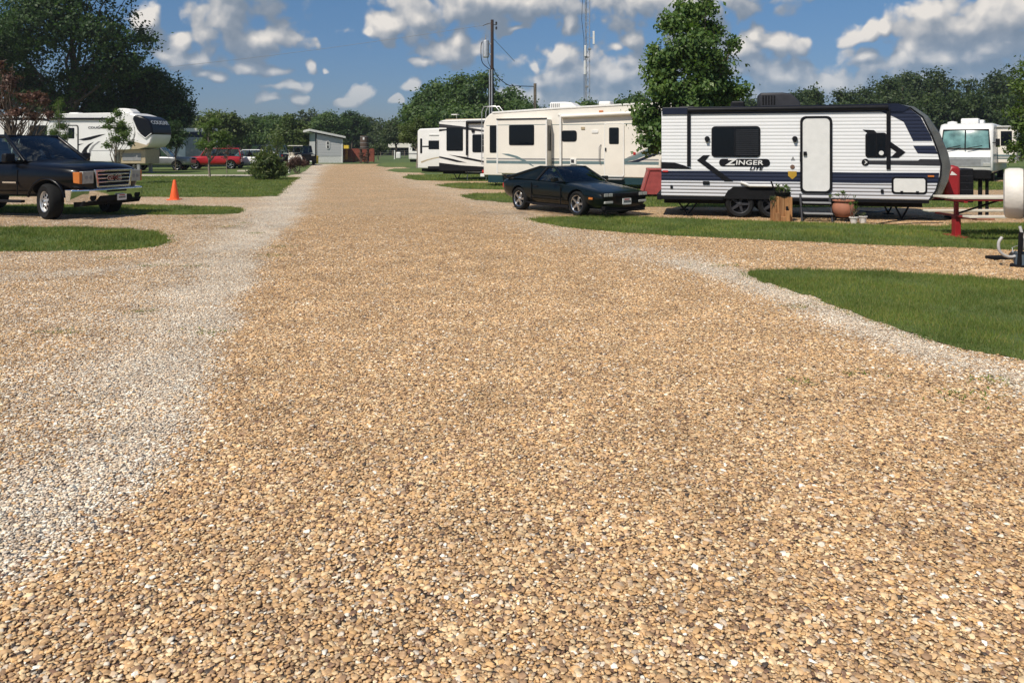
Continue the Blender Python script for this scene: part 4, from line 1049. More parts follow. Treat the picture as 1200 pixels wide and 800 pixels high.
# grille: chrome frame, three bars and the red lettering
m = MB(); gz0, gz1, gw = 0.74, 1.075, 0.50
gx = 2.72
m.prism([(-gw-.05, gz1+.03), (gw+.05, gz1+.03), (gw+.05, gz1-.02), (-gw-.05, gz1-.02)], gx-.03, gx+.03, 'x')
m.prism([(-gw+.0, gz0), (gw-.0, gz0), (gw, gz0-.045), (-gw, gz0-.045)], gx-.03, gx+.03, 'x')
for s in (1, -1): m.prism([(s*(gw+.05), gz1+.03), (s*(gw-.0), gz1+.03), (s*(gw-.06), gz0-.04), (s*(gw-.0), gz0-.04)], gx-.031, gx+.031, 'x')
for z in (0.82, 0.905, 0.99): m.box((gx-.02, -gw+.03, z-.016), (gx+.022, gw-.03, z+.016))
m.build('grille', M['chrome'], tk, bevel=0.008, smooth=40)
m = MB(); m.box((gx-.06, -gw, gz0-.02), (gx+.006, gw, gz1)); gb = m.build('grille_backing', M['matblack'], tk)
text('badge', 'GMC', 0.15, M['silver'], tk, (gx+.028, 0, .905), (R(90), 0, R(90)), offset=0.010, sx=1.25, extrude=0.004)
text('badge', 'GMC', 0.14, M['darkred'], tk, (gx+.036, 0, .905), (R(90), 0, R(90)), offset=0.002, sx=1.29, extrude=0.004)
for s in (1, -1):
    m = MB(); m.prism([(s*.56, .80), (s*.86, .80), (s*.86, 1.07), (s*.56, 1.075)], 2.60, 2.712, 'x', 0); m.prism([(2.52, .82), (2.69, .80), (2.69, 1.06), (2.50, 1.06)], min(s*.82, s*.935), max(s*.82, s*.935), 'y', 1)
    for k_ in (.60, .72): m.lathe([(.048, 2.69), (.05, 2.716), (.03, 2.720)], (0, s*(k_+.04), .93), 'x', 14, 2)
    m.build('headlight', [M['headlamp'], M['amber'], M['grey']], tk, bevel=0.03)
    m = MB(); m.lathe([(0.088, 2.735), (0.088, 2.802)], (0, s*.66, .50), 'x', 20); m.build('fog_lamp', M['matblack'], tk, smooth=40)
# chrome bumper with its dark valance
m = MB()
prof = [(2.66, .40), (2.76, .40), (2.785, .44), (2.825, .655), (2.80, .675), (2.62, .675)]
m.prism(prof, -.80, .80, 'y')
for s in (1, -1):
    vs = [(x, s*.80, z) for x, z in prof]+[(x-.27, s*1.0, z) for x, z in prof]; n6 = 6
    m.add(vs, [(i, (i+1) % 6, 6+(i+1) % 6, 6+i) for i in range(6)]+[list(range(6, 12))])
m.build('bumper', M['chrome'], tk, bevel=0.015, smooth=40)
m = MB(); m.box((2.74, -.30, .59), (2.826, .30, .635)); m.prism([(-.52, .385), (.52, .385), (.46, .51), (-.46, .51)], 2.70, 2.815, 'x'); m.prism([(2.45, .28), (2.68, .30), (2.74, .41), (2.45, .41)], -.86, .86, 'y'); m.build('valance', M['matblack'], tk, bevel=0.012)
plate(tk, (2.83, 0.14, 0.455), (0.28, 0.14))
for s in (1, -1):
    door_mirror(tk, (0.86, s*0.94, 1.37), s, (0.14, 0.24, 0.2), 'black')
    for x in (1.02, -.12): MB().box((x-.006, s*.97-.012, .52), (x+.006, s*.97+.008, 1.10)).build('door_seam', M['matblack'], tk)
    m = MB(); m.box((0.02, s*.985-.01, 1.05), (0.2, s*.985+.03, 1.09)); m.build('door_handle', M['black'], tk, bevel=.01)
    m = MB(); m.box((0.62, s*.987-.01, .80), (1.0, s*.987+.006, .835)); m.build('side_badge', M['chrome'], tk)
    m = MB(); m.box((-0.7, s*.90-.05, .36), (1.1, s*.90+.06, .42)); m.build('running_board', M['black'], tk, bevel=.015)
for y0, y1 in ((.55, -.05), (-.08, -.62)): MB().tube([(1.13, y0, 1.325), (.92, y1, 1.45)], .009, 5).build('wiper', M['matblack'], tk)

# ------------------------------------------------------------------ smaller parked vehicles, far left
def simplecar(name, label, cat, u, D, hdg, length, width, zbelt, zroof, paint, roof, hood_z, zb=0.28, wr=0.32, scale=1, boxy=False, lamp_rear='redlamp', xb=(0.5,), rim='silver'):
    """roof = (belt front x, belt rear x, roof front x, roof rear x) as fractions of half length"""
    p = at(u, D); rz = hdg
    c = thing(name, label, cat, p, rz); h = length/2; w_ = width/2
    tail = zbelt-0.04
    st = [(h, zb+.1, w_*.7, .5, w_*.84, hood_z-.15, w_*.84, hood_z-.08, w_*.74, .0), (h*.95, zb, w_*.85, .5, w_*.95, hood_z-.12, w_*.94, hood_z-.03, w_*.82, .0),
          (h*.6, zb, w_*.88, .5, w_, hood_z-.1, w_*.98, hood_z, w_*.86, .02), (roof[0]*h, zb, w_*.88, .5, w_, zbelt-.12, w_*.98, max(hood_z, zbelt), w_*.88, .0),
          (0, zb, w_*.88, .5, w_, zbelt-.1, w_*.98, zbelt, w_*.88, 0), (-h*.6, zb, w_*.88, .5, w_, zbelt-.1, w_*.98, zbelt, w_*.88, 0),
          (-h*.95, zb, w_*.85, .5, w_*.96, zbelt-.12, w_*.95, tail, w_*.84, 0), (-h, zb+.08, w_*.75, .5, w_*.86, zbelt-.16, w_*.86, tail-.06, w_*.76, 0)]
    xw = h*.62
    carbody(st, [(xw, wr, wr+.06, w_*.95), (-xw, wr, wr+.06, w_*.95)], c, [paint, M['matblack']])
    greenhouse(c, roof[0]*h, roof[1]*h, roof[2]*h, roof[3]*h, zbelt-.01, zroof-.03, w_*.87, w_*(.82 if boxy else .72), paint, pill=.06, xb=list(xb), bulge=.04)
    q = wheel(c, (xw, -w_*.86, wr), wr, .22, -1, 5, 'star', rim)
    copywheel(q, (-xw, -w_*.86, wr)); copywheel(q, (xw, w_*.86, wr), True); copywheel(q, (-xw, w_*.86, wr), True)
    for s in (1, -1):
        MB().box((-h*1.0, s*w_*.7-.1, zbelt-.28), (-h*.96, s*w_*.7+.1, zbelt-.08)).build('tail_lamp', M[lamp_rear], c, bevel=.015)
        MB().box((h*.95, s*w_*.66-.16, hood_z-.24), (h*1.0, s*w_*.66+.16, hood_z-.1)).build('headlight', M['headlamp'], c, bevel=.015)
    MB().box((-h*1.02, -w_*.8, zb+.05), (-h*.97, w_*.8, zb+.22)).build('bumper', M['matblack'], c, bevel=.02)
    m = MB(); m.box((h*.97, -w_*.4, hood_z-.24), (h*1.005, w_*.4, hood_z-.1)); m.build('grille', M['matblack'], c)
    plate(c, (-h*1.0-.012, 0, zbelt-.25), (.3, .15), -math.pi/2)
    return c
red = simplecar('red_suv', 'bright red boxy car parked beyond the thin young tree', 'car', 251, 60.5, math.pi+0.25, 4.3, 1.85, 1.08, 1.68, M['redpaint'], (.42, -.97, .24, -.90), 1.02, zb=.34, wr=.36, boxy=True, xb=(.36, .68), rim='silver')
simplecar('white_car', 'white hatchback parked between the red car and the shrub', 'car', 293, 63, math.pi-0.2, 4.5, 1.85, 1.0, 1.56, M['whitepaint'], (.42, -.95, .12, -.66), .95, zb=.25, xb=(.38, .70))
simplecar('dark_suv', 'dark blue car showing only its roof behind the white hatchback', 'car', 306, 73, math.pi-0.1, 4.9, 1.95, 1.15, 1.95, M['bluepaint'], (.40, -.97, .2, -.88), 1.08, zb=.35, wr=.38, boxy=True, xb=(.36, .68))
simplecar('silver_car', 'silver car with yellow load partly hidden under the trailer nose', 'car', 187, 57, 0.1, 5.0, 1.9, 1.1, 1.75, M['greypaint'], (.36, -.55, .12, -.35), 1.05, zb=.4, wr=.36, boxy=True)
simplecar('dark_pickup', 'dark pickup facing the road behind the low reddish shrub', 'pickup', 354, 74, -1.15, 5.2, 1.95, 1.22, 1.9, M['black'], (.36, -.22, .16, -.16), 1.15, zb=.45, wr=.40, boxy=True)
# ------------------------------------------------------------------ recreational vehicles
class RV:
    """local frame: x along the side we see (left to right), y away from the viewer, z up; the near side is y=0"""
    def __init__(s, name, label, cat, u0, D0, ang, width=2.44):
        s.o = at(u0, D0); s.rz = -ang; s.w = width
        s.root = thing(name, label, cat, s.o, s.rz)
        s.Mi = (Matrix.Translation(s.o) @ Matrix.Rotation(s.rz, 4, 'Z')).inverted()
    def L(s, u, v, yo=0.0):
        c = s.Mi @ Vector((0, 0, H)); d = s.Mi.to_3x3() @ Vector(((u-CX)/F, 1, (HY-v)/F))
        t = (yo-c.y)/d.y; p = c+d*t
        return (p.x, p.z)
    def P(s, pts, yo=0.0): return [s.L(u, v, yo) for u, v in pts]
    def rect(s, u0, v0, u1, v1, yo=0.0):
        um, vm = (u0+u1)/2, (v0+v1)/2
        return s.L(u0, vm, yo)[0], s.L(um, v1, yo)[1], s.L(u1, vm, yo)[0], s.L(um, v0, yo)[1]
    def panel(s, name, poly, mat, t=0.008, y=0.0, parent=None, bevel=0, label=None):
        return MB().prism(poly, y-t, y+0.012, 'y').build(name, mat, parent or s.root, bevel=bevel, label=label)
    def pxpanel(s, name, pts, mat, t=0.008, y=0.0, **k): return s.panel(name, s.P(pts, y), mat, t, y, **k)
    def window(s, u0, v0, u1, v1, y=0.0, r=0.06, frame='black', fr=0.035, name='window', split=None, glass='window'):
        x0, z0, x1, z1 = s.rect(u0, v0, u1, v1, y)
        f = s.panel(name, rrect(x0, z0, x1, z1, r), M[frame], 0.022, y, bevel=0.006)
        s.panel('pane', rrect(x0+fr, z0+fr, x1-fr, z1-fr, r*.7), M[glass], 0.027, y, parent=f)
        if split is not None:
            xs = x0+(x1-x0)*split; s.panel('mullion', [(xs-.012, z0+fr), (xs+.012, z0+fr), (xs+.012, z1-fr), (xs-.012, z1-fr)], M[frame], 0.034, y, parent=f)
        return f
    def door(s, u0, v0, u1, v1, y=0.0, frame='black', leaf='pale', fw=0.05, r=0.12, win=None):
        x0, z0, x1, z1 = s.rect(u0, v0, u1, v1, y)
        d = s.panel('door', rrect(x0+fw, z0+fw, x1-fw, z1-fw, r*.8), M[leaf], 0.03, y, bevel=0.006)
        m = MB(); o_ = rrect(x0, z0, x1, z1, r); i_ = rrect(x0+fw, z0+fw, x1-fw, z1-fw, r*.8); n = len(o_)
        vs = [(a, y-.036, b) for a, b in o_]+[(a, y-.036, b) for a, b in i_]+[(a, y+.01, b) for a, b in o_]+[(a, y+.01, b) for a, b in i_]
        fs = []
        for k in range(n):
            j = (k+1) % n; fs += [(k, j, n+j, n+k), (2*n+k, 3*n+k, 3*n+j, 2*n+j), (k, 2*n+k, 2*n+j, j), (n+k, n+j, 3*n+j, 3*n+k)]
        m.add(vs, fs); m.build('door_frame', M[frame], d)
        if win:
            a, b, c, e = s.rect(*win, y); s.panel('door_window', rrect(a, b, c, e, .05), M['window'], 0.04, y, parent=d)
        return d, (x0, z0, x1, z1)
    def body(s, prof, mat, y0=0.0, y1=None, bevel=0.05, name='body', smooth=35):
        return MB().prism(prof, y0, s.w if y1 is None else y1, 'y').build(name, mat, s.root, smooth=smooth, bevel=bevel, bseg=3)
    def axle(s, xs, r=0.34, y=0.12, rim='darkgrey', w=0.22):
        q = None
        for x in xs:
            if q is None: q = wheel(s.root, (x, y, r), r, w, -1, 5, 'star', rim)
            else: copywheel(q, (x, y, r))
            copywheel(q, (x, s.w-y, r), True)
    def jack(s, x, z1, y=0.25, spread=0.35):
        m = MB()
        m.tube([(x-spread, y, z1), (x, y, 0.03)], 0.022, 6); m.tube([(x+spread, y, z1), (x, y, 0.03)], 0.022, 6)
        m.box((x-.12, y-.1, 0.0), (x+.12, y+.1, 0.03)); m.build('stabilizer_jack', M['matblack'], s.root)
    def ac(s, x0, x1, z, h=0.32, y0=0.75, y1=1.7, mat='pale', back=0.25, vent=True):
        m = MB(); m.prism([(x0, z), (x1, z), (x1, z+h*.35), (x1-back, z+h*.92), (x1-back*2, z+h), (x0+.05, z+h), (x0, z+h*.9)], y0, y1, 'y')
        a = m.build('air_conditioner', M[mat], s.root, bevel=.05, smooth=40)
        if vent:
            g_ = MB(); n = 5; dx = (x1-x0)*.34/n
            for k in range(n): g_.box((x0+.08+k*dx, y0-.01, z+h*.2), (x0+.08+k*dx+dx*.55, y0+.01, z+h*.8))
            g_.build('vent_grille', M['matblack'] if mat != 'pale' else M['grey'], a)
        return a
    def tubep(s, name, pts, r, mat, parent=None, seg=8):
        return MB().tube(pts, r, seg).build(name, M[mat], parent or s.root, smooth=50)

# ---- ribbed white and navy travel trailer
Z = RV('travel_trailer', 'white ribbed travel trailer with navy bands, black chevrons and a rounded nose', 'travel trailer', 775.2, 19.45, math.atan2(1.6, 6.47), 2.4)
outer = [(774.7,229),(774.9,131),(780,127.5),(1050,121.2),(1072,125),(1088,136),(1102,156),(1112,180),(1115,196),(1112,212),(1104,229),(1090,235)]
po = Z.P(outer); zb0 = po[0][1]; po[0] = (0, zb0); po[1] = (0, po[1][1]); 
inner_curve = Z.P([(1040,121.8),(1066,126),(1081,137),(1092,159),(1099,177),(1103,193),(1102,206),(1097,223),(1089,234.6)])
side = [po[0], po[1], po[2]]+inner_curve
b = Z.body(side, [M['siding']], bevel=0.012); b['label'] = 'white ribbed side wall'
cap_ = MB().prism([inner_curve[0]]+po[3:]+inner_curve[::-1][:-1], 0.03, 2.37, 'y').build('front_cap', M['darkcap'] if 'darkcap' in M else M['greypaint'], Z.root, smooth=40, bevel=0.06)
# black edge bead between siding and cap
Z.tubep('edge_trim', [(x, -0.004, z) for x, z in inner_curve[1:]], 0.02, 'black')
# roof trim
Z.pxpanel('roof_trim', [(776,134.5),(776,127.2),(1040,121.6),(1052,121.4),(1066,125.8),(1058,131),(1000,131.5)], M['navy'], 0.03)
r0 = Z.L(900, 123.2)
MB().box((0.02, 0.0, po[2][1]-.02), (inner_curve[0][0]+.1, 2.4, po[2][1]+.035)).build('roof', M['darkgrey'], Z.root, bevel=.02)
# awning: rolled tube along the roof edge with two arms
a0 = Z.L(806, 129.3); a1 = Z.L(1040, 126.0)
aw = Z.tubep('awning', [(a0[0], -.02, a0[1]), (a1[0], -.02, a1[1])], 0.07, 'black', seg=12)
for (u, v0, v1) in ((807.2, 127, 195), (1041, 128, 198.5)):
    p = Z.L(u, v0); q = Z.L(u-1.2, v1)
    MB().box((p[0]-.045, -.035, q[1]), (p[0]+.045, -.0, p[1])).build('awning_arm', M['black'], Z.root, bevel=.008)
zw = Z.window(833.7, 148, 891, 184.2, r=.09, split=.48)
x0, z0, x1, z1 = Z.rect(833.7, 148, 891, 184.2); m = MB()
for k in range(13): m.box((x0+(x1-x0)*.5, -.030, z0+.06+k*(z1-z0-.12)/13), (x1-.05, -.0265, z0+.06+(k+.35)*(z1-z0-.12)/13))
m.build('blind', M['darkgrey'], zw)
Z.window(1014, 155.6, 1039, 184.7, r=.07, split=.5)
MB().lathe([(0.055, -.03), (0.05, -.034)], (Z.L(1032.5, 179.5)[0], 0, Z.L(1032.5, 179.5)[1]), 'y', 20).build('window_sticker', M['pale'], Z.root)
# decals
NB = M['navysiding']
def band(pts, mat, t=0.006, name='decal'): return Z.pxpanel(name, pts, mat, t)
band([(775,211.2),(775,200),(845,200.2),(934,201.3),(1010,202.3),(1100.5,202.5),(1099.5,214.5),(1010,214.6),(934,213)], NB)
band([(775,228.6),(775,212),(934,213.8),(1010,215.4),(1099,215.3),(1095.5,226),(1089,234)], M['graysiding'], .003)
band([(775,197.4),(775,190),(790.5,190.6),(802,194),(811,198.2)], M['black'], .010)
for pts in ([(816.8,187.9),(824,182),(831.7,181.8),(826.5,188.3),(859,212.6),(849,212.6)],
            [(1011,152),(1024,152.5),(1030,158.5),(1020,158.5)],
            [(1042.5,165.5),(1061,178.4),(1053,184.9),(1043,184.9),(1050.5,178.2),(1042.5,172.5)]):
    band(pts, M['black'], .012)
band([(1030,130.2),(1064,126),(1079,137.6),(1090.4,158.5),(1092.6,165.2),(1070,165.2),(1059,143),(1046,136.2)], NB, .0075)
band([(1070,170.8),(1095,170.8),(1099,180.4),(1075.5,179.8)], NB, .0075)
band([(1016,188.2),(1076,188.4),(1078,186.6),(1101.5,186.8),(1102.3,194.2),(1016,192.6)], M['darkgrey'], .008)
for u, v, r in ((1014, 190.2, .085),):
    x, z = Z.L(u, v); MB().lathe([(r, -.014), (r*.95, -.018)], (x, 0, z), 'y', 24).build('decal', M['black'], Z.root)
    m = MB()
    for k in range(3): m.prism([(x-.03+k*.0, z+.06-k*.04), (x+.05, z-.0), (x-.03, z-.06+k*.04), (x+.01, z)], -.021, -.016, 'y')
    m.build('decal', M['pale'], Z.root)
# name plate
x0, z0, x1, z1 = Z.rect(842.7, 186.2, 902.3, 195.2)
np_ = Z.panel('name_plate', rrect(x0, z0, x1, z1, .09), M['black'], 0.012)
lt = text('lettering', 'INGER', .165, M['pale'], np_, ((x0+x1)/2+.115, -.016, (z0+z1)/2-.004), offset=.003, shear=.08, sx=1.36, spacing=1.04)
text('lettering', 'Z', .22, M['pale'], np_, (x0+.27, -.016, (z0+z1)/2+.004), offset=.008, shear=.25, sx=1.45)
x, z = Z.L(885.5, 197.4); text('lettering', 'LITE', .115, M['black'], Z.root, (x, -.016, z), offset=.003, shear=.3, sx=1.35, spacing=1.08)
# small things on the side wall
for u, v in ((828.7, 162.7), (931.4, 162.7)):
    x, z = Z.L(u, v); m = MB(); m.lathe([(.065, .0), (.062, -.05), (.045, -.07)], (x, 0, z), 'y', 20); m.box((x-.03, -.075, z-.085), (x+.03, -.0, z-.03)); m.build('porch_light', M['black'], Z.root, smooth=40)
for u0, v0, u1, v1, mt in ((776.5,199.6,783,201.8,'redlamp'), (1087,205.6,1094.5,207.6,'amber'), (823.5,212.4,831.5,216,'black'), (785.5,217,788.4,221,'black'), (1032,222,1035.4,226.5,'black'), (937.2,178,939.2,190,'black')):
    x0, z0, x1, z1 = Z.rect(u0, v0, u1, v1); nm = {'redlamp': 'marker_lamp', 'amber': 'marker_lamp', 'black': 'utility_outlet'}[mt]
    Z.panel(nm, rrect(x0, z0, x1, z1, .015), M[mt], .03, bevel=.005)
x, z = Z.L(928.4, 205); MB().prism([(x-.10, z+.09), (x+.10, z+.09), (x+.10, z-.02), (x, z-.11), (x-.10, z-.02)], -.014, .01, 'y').build('badge', M['gold'], Z.root)
x, z = Z.L(928.6, 195.6); MB().lathe([(.055, -.012), (.05, -.014)], (x, 0, z), 'y', 16).build('badge', M['brownbadge'], Z.root)
x, z = Z.L(929.2, 185.8); MB().prism([(x-.05, z-.04), (x+.05, z-.04), (x, z+.05)], -.012, .01, 'y').build('badge', M['grey'], Z.root)
# entry door and steps
dr, db = Z.door(937.6, 136.2, 975, 226.8, fw=.055, r=.13)
x0, z0, x1, z1 = db
m = MB(); m.box((x0+.07, -.075, (z0+z1)/2-.02), (x0+.15, -.03, (z0+z1)/2+.08)); m.build('handle', M['black'], dr, bevel=.012)
stp = bpy.data.objects.new('entry_steps', None); COL.objects.link(stp); stp.parent = Z.root
for k, (yy, zz) in enumerate(((-.27, .44), (-.52, .20))):
    MB().box((x0+.02, yy-.13, zz-.02), (x1-.08, yy+.13, zz+.012)).build('tread', M['grey'], stp, bevel=.008)
m = MB()
for xx in (x0+.0, x1-.06):
    m.tube([(xx, -.02, z0-.02), (xx-.04, -.70, 0.0)], .024, 6); m.tube([(xx-.01, -.02, .5), (xx-.03, -.4, 0.28)], .014, 5); m.tube([(xx-.02, -.36, .36), (xx+.03, -.34, 0.0)], .018, 6)
m.build('step_rail', M['darkgrey'], stp)
# storage hatch
x0, z0, x1, z1 = Z.rect(1044.7, 207.2, 1086.6, 227.6)
h_ = Z.panel('storage_hatch', rrect(x0, z0, x1, z1, .08), M['black'], .012, bevel=.004)
Z.panel('hatch_lid', rrect(x0+.045, z0+.045, x1-.045, z1-.045, .05), M['pale'], .02, parent=h_, bevel=.004)
m = MB()
for xx in (x0+.22, x1-.22): m.box((xx-.03, -.035, z0+.03), (xx+.03, -.015, z0+.075))
m.build('latch', M['black'], h_)
# wheels, arch, chassis
wx0, wx1 = Z.L(867, 240)[0], Z.L(905, 240)[0]
Z.axle([wx0, wx1], r=.345, y=.13, w=.22, rim='darkgrey')
xa, za = Z.L(847.5, 228)[0], Z.L(880, 219)[1]; xb_, zl = Z.L(928, 230)[0], zb0
arch = [(xa, zl-.06), (xa+.10, za-.12), (xa+.25, za), (xb_-.22, za), (xb_-.05, za-.1), (xb_, zl-.06)]
Z.panel('wheel_arch', arch, M['matblack'], .006)
m = MB(); m.box((0.05, .38, zl-.22), (inner_curve[-1][0]-.05, 2.1, zl+.03)); m.build('chassis', M['matblack'], Z.root)
m = MB(); m.box((0.0, .005, zl-.10), (xa, .05, zl-.002)); m.box((xb_, .005, zl-.10), (inner_curve[-1][0], .05, zl-.016)); m.box((-.12, .1, zl-.12), (0, 2.3, zl+.04)); m.build('frame_rail', M['black'], Z.root, bevel=.01)
Z.jack(Z.L(806, 240)[0], zl-.1, .3, .3); Z.jack(Z.L(800, 240)[0], zl-.1, 2.1, .35); Z.jack(Z.L(1062, 240)[0], zl-.1, .4, .2); Z.jack(Z.L(1066, 240)[0], zl-.1, 2.1, .2)
# white drain pipe slung along the side
q0, q1, q2 = Z.L(868, 213.5), Z.L(878, 217.5), Z.L(922, 218)
Z.tubep('drain_pipe', [(q0[0], -.03, q0[1]), (q1[0], -.05, q1[1]), (q2[0]-.12, -.05, q2[1])], .035, 'pale')
# roof gear
zr = po[2][1]+.03
Z.ac(Z.L(889.5, 115, .9)[0], Z.L(938, 115, .9)[0], zr, .40, .85, 1.65, 'darkgrey', .22)
m = MB(); m.box((Z.L(857, 120, .9)[0], .8, zr), (Z.L(872.6, 120, .9)[0], 1.3, zr+.19)); m.build('roof_vent', M['black'], Z.root, bevel=.04)
m = MB(); m.box((Z.L(796, 120, .9)[0], .8, zr), (Z.L(814, 120, .9)[0], 1.3, zr+.07)); m.build('roof_vent', M['black'], Z.root, bevel=.03)
# tongue with propane cover and storage bin
xt = po[8][0]
m = MB(); 
for yy in (.75, 1.65): m.tube([(xt-.5, yy, .52), (xt+1.25, 1.2, .50)], .06, 6)
m.tube([(xt+1.15, 1.2, 1.0), (xt+1.15, 1.2, 0.02)], .04, 8); m.box((xt+1.2, 1.12, .45), (xt+1.45, 1.28, .56)); m.build('tongue', M['matblack'], Z.root)
xr0 = Z.L(1104, 220, 1.0)[0]; xr1 = Z.L(1122, 220, 1.0)[0]
m = MB(); m.prism([(xr0, .55), (xr1, .55), (xr1, 1.30), (xr1-.22, 1.36), (xr0, 1.12)], .75, 1.6, 'y'); m.build('propane_cover', M['tablered'], Z.root, bevel=.07, smooth=40)
m = MB(); m.prism([(xr1-.24, 1.10), (xr1-.08, 1.10), (xr1-.2, 1.2)], .742, .752, 'y'); m.build('warning_sticker', M['pale'], Z.root)
xs0 = Z.L(1123.5, 220, .9)[0]; xs1 = Z.L(1140.5, 220, .9)[0]
bn = MB(); bn.box((xs0, .85, .42), (xs1, 1.5, 1.26)); sb = bn.build('storage_bin', M['black'], Z.root, bevel=.03)
m = MB()
for k in range(4):
    zz = .56+k*.17; m.box((xs0+.02, .84, zz), (xs1-.02, .852, zz+.012)); m.box((xs0+.16, .82, zz+.06), (xs1-.16, .852, zz+.09))
m.build('drawer_pull', M['darkgrey'], sb)
m = MB(); m.tube([(xs1+.25, 1.2, 0.02), (xs1+.25, 1.2, 1.15)], .05, 8); m.box((xs1-.02, 1.0, 1.0), (xs1+.42, 1.4, 1.22)); m.build('tongue_jack', M['matblack'], Z.root, bevel=.02)

# ---- beige fifth wheel with the slide out
B = RV('fifth_wheel_trailer', 'beige fifth wheel with teal stripes and an extended slide out behind the black coupe', 'fifth wheel', 566.5, 34.3, R(25), 2.45)
P_ = B.P
tl = P_([(566.5,205.5),(566.5,146),(569,138.5),(574,133.5),(580,131.6),(650,126.4),(750,121.0)])
xe = 11.6; zt_ = tl[-1][1]
prof = tl+[(8.6, zt_+.03), (xe-.7, zt_-.02), (xe-.1, zt_-.5), (xe, zt_-1.0), (xe-.35, zt_-1.65), (8.4, zt_-1.75), (8.2, zt_-2.4), (8.2, tl[0][1])]
B.body(prof, [M['cream']], bevel=.05)
B.panel('skirt', [(B.L(572,210)[0], B.L(572,213.8)[1]), (8.1, B.L(572,213.8)[1]+.05), (8.1, tl[0][1]-.002), (B.L(572,206)[0], tl[0][1]-.002)], M['tealdark'], .004)
m = MB(); m.box((.2, .1, tl[0][1]-.25), (8.1, 2.3, tl[0][1])); m.build('chassis', M['matblack'], B.root)
rl = P_([(577,133.2),(650,128.2),(750,122.6)]); rl2 = P_([(577,131.2),(650,126.2),(750,120.6)])
B.panel('roof_trim', rl+rl2[::-1], M['pale'], .03, bevel=.01)
# slide out: a box standing out of the wall
SO = -0.52
sx0, sz0, sx1, sz1 = B.rect(582, 140, 641, 203.5, SO)
sl = MB().box((sx0, SO, sz0), (sx1, .1, sz1)).build('slide_out', M['cream'], B.root, bevel=.02)
B.panel('slide_trim', [(sx0, sz1-.005), (sx1, sz1-.005), (sx1, sz1+.05), (sx0, sz1+.05)], M['darkgrey'], .03, SO, parent=sl)
for a, b2 in ((sx0, sx0+.06), (sx1-.06, sx1)): B.panel('slide_edge', [(a, sz0), (b2, sz0), (b2, sz1-.03), (a, sz1-.03)], M['pale'], .014, SO, parent=sl)
B.window(596.6, 146.4, 626, 170.2, y=SO, r=.07)
MB().box((sx1+.001, SO+.10, sz0+1.0), (sx1+.02, -.10, sz1-.28)).build('slide_window', M['window'], sl)
B.window(574, 147, 582, 179, r=.05)
B.window(658, 153, 676, 166, r=.12); B.window(747, 140, 762, 152.5, r=.1)
# stripes
for (v0, v1) in ((185.3, 187.0), (188.3, 191.6)):
    z0 = B.L(600, v1)[1]; z1 = B.L(600, v0)[1]
    for a, b2, y in ((B.L(570,188)[0], sx0-.01, 0), (sx1+.01, 8.1, 0), (sx0+.07, sx1-.07, SO)):
        B.panel('stripe', [(a, z0), (b2, z0), (b2, z1), (a, z1)], M['teal'] if v1 > 190 else M['grey'], .005, y)
z0 = B.L(600, 147.3)[1]
for a, b2, y in ((B.L(570,188)[0], sx0-.01, 0), (sx1+.01, 8.1, 0), (sx0+.07, sx1-.07, SO)): B.panel('stripe', [(a, z0), (b2, z0), (b2, z0+.025), (a, z0+.025)], M['teal'], .004, y)
B.panel('decal', B.P([(588,180.2),(596,180.3),(606,183),(616,188),(626,195),(624.5,195),(614,189.5),(603,184.6),(594,182.2)], SO), M['teal'], .009, SO)
B.pxpanel('decal', [(716,187.5),(730,186.8),(742,183),(755,176),(760,173.5),(775,172),(770,176),(756,182.5),(744,187.2),(732,190)], M['teal'], .008)
B.pxpanel('decal', [(732,190.4),(745,188),(757,183.2),(772,178),(774,180),(760,185),(748,190)], M['navy'], .010)
B.pxpanel('decal', [(735,184.5),(745,180.5),(755,175.5),(756,176.5),(746,182),(736,186)], M['grey'], .010)
# awning and arms
a0 = B.L(658, 136.6, -.12); a1 = B.L(751, 132.5, -.12)
B.tubep('awning', [(a0[0], -.12, a0[1]), (a1[0]+.6, -.12, a1[1]+.03)], .085, 'cream', seg=12)
for u in (657.5,):
    p, q = B.L(u, 134), B.L(u, 196); MB().box((p[0]-.045, -.10, q[1]), (p[0]+.045, 0, p[1])).build('awning_arm', M['pale'], B.root, bevel=.01)
m = MB(); p = B.L(700, 136.0); m.box((a0[0]-.2, -.05, a0[1]+.06), (a1[0]+.6, .0, a0[1]+.09)); m.build('awning_rail', M['pale'], B.root)
# door
dr, db = B.door(708.2, 144.2, 731.6, 207, frame='pale', leaf='cream', fw=.035, r=.1, win=(714, 149.6, 725.5, 169))
hx, hz = B.L(704.5, 181)
MB().tube([(hx, -.02, hz+.42), (hx-.06, -.09, hz+.3), (hx-.06, -.09, hz-.3), (hx, -.02, hz-.42)], .018, 6).build('grab_rail', M['grey'], B.root, smooth=50)
x0, z0, x1, z1 = db; MB().box((x0+.05, -.07, (z0+z1)/2-.06), (x0+.10, -.03, (z0+z1)/2+.08)).build('handle', M['black'], dr)
MB().box((x0, -.35, .42), (x1, -.02, .47)).box((x0, -.60, .18), (x1, -.3, .22)).build('entry_step', M['grey'], B.root, bevel=.01)
for u0, v0, u1, v1, mt, nm in ((668.5,185.6,675.6,192.6,'pale','utility_outlet'), (681,148.8,685.5,152,'tan','porch_light'), (693.5,152.6,701,156,'pale','vent_cover'), (680,193.2,683.5,196.2,'pale','utility_outlet'), (702,129.6,707,131.4,'amber','marker_lamp'), (742,178.4,745,181.4,'redlamp','marker_lamp')):
    x0, z0, x1, z1 = B.rect(u0, v0, u1, v1); B.panel(nm, rrect(x0, z0, x1, z1, .02), M[mt], .03, bevel=.006)
x0, z0, x1, z1 = B.rect(669.5, 187, 673, 191); B.panel('utility_outlet', rrect(x0, z0, x1, z1, .01), M['darkgrey'], .036)
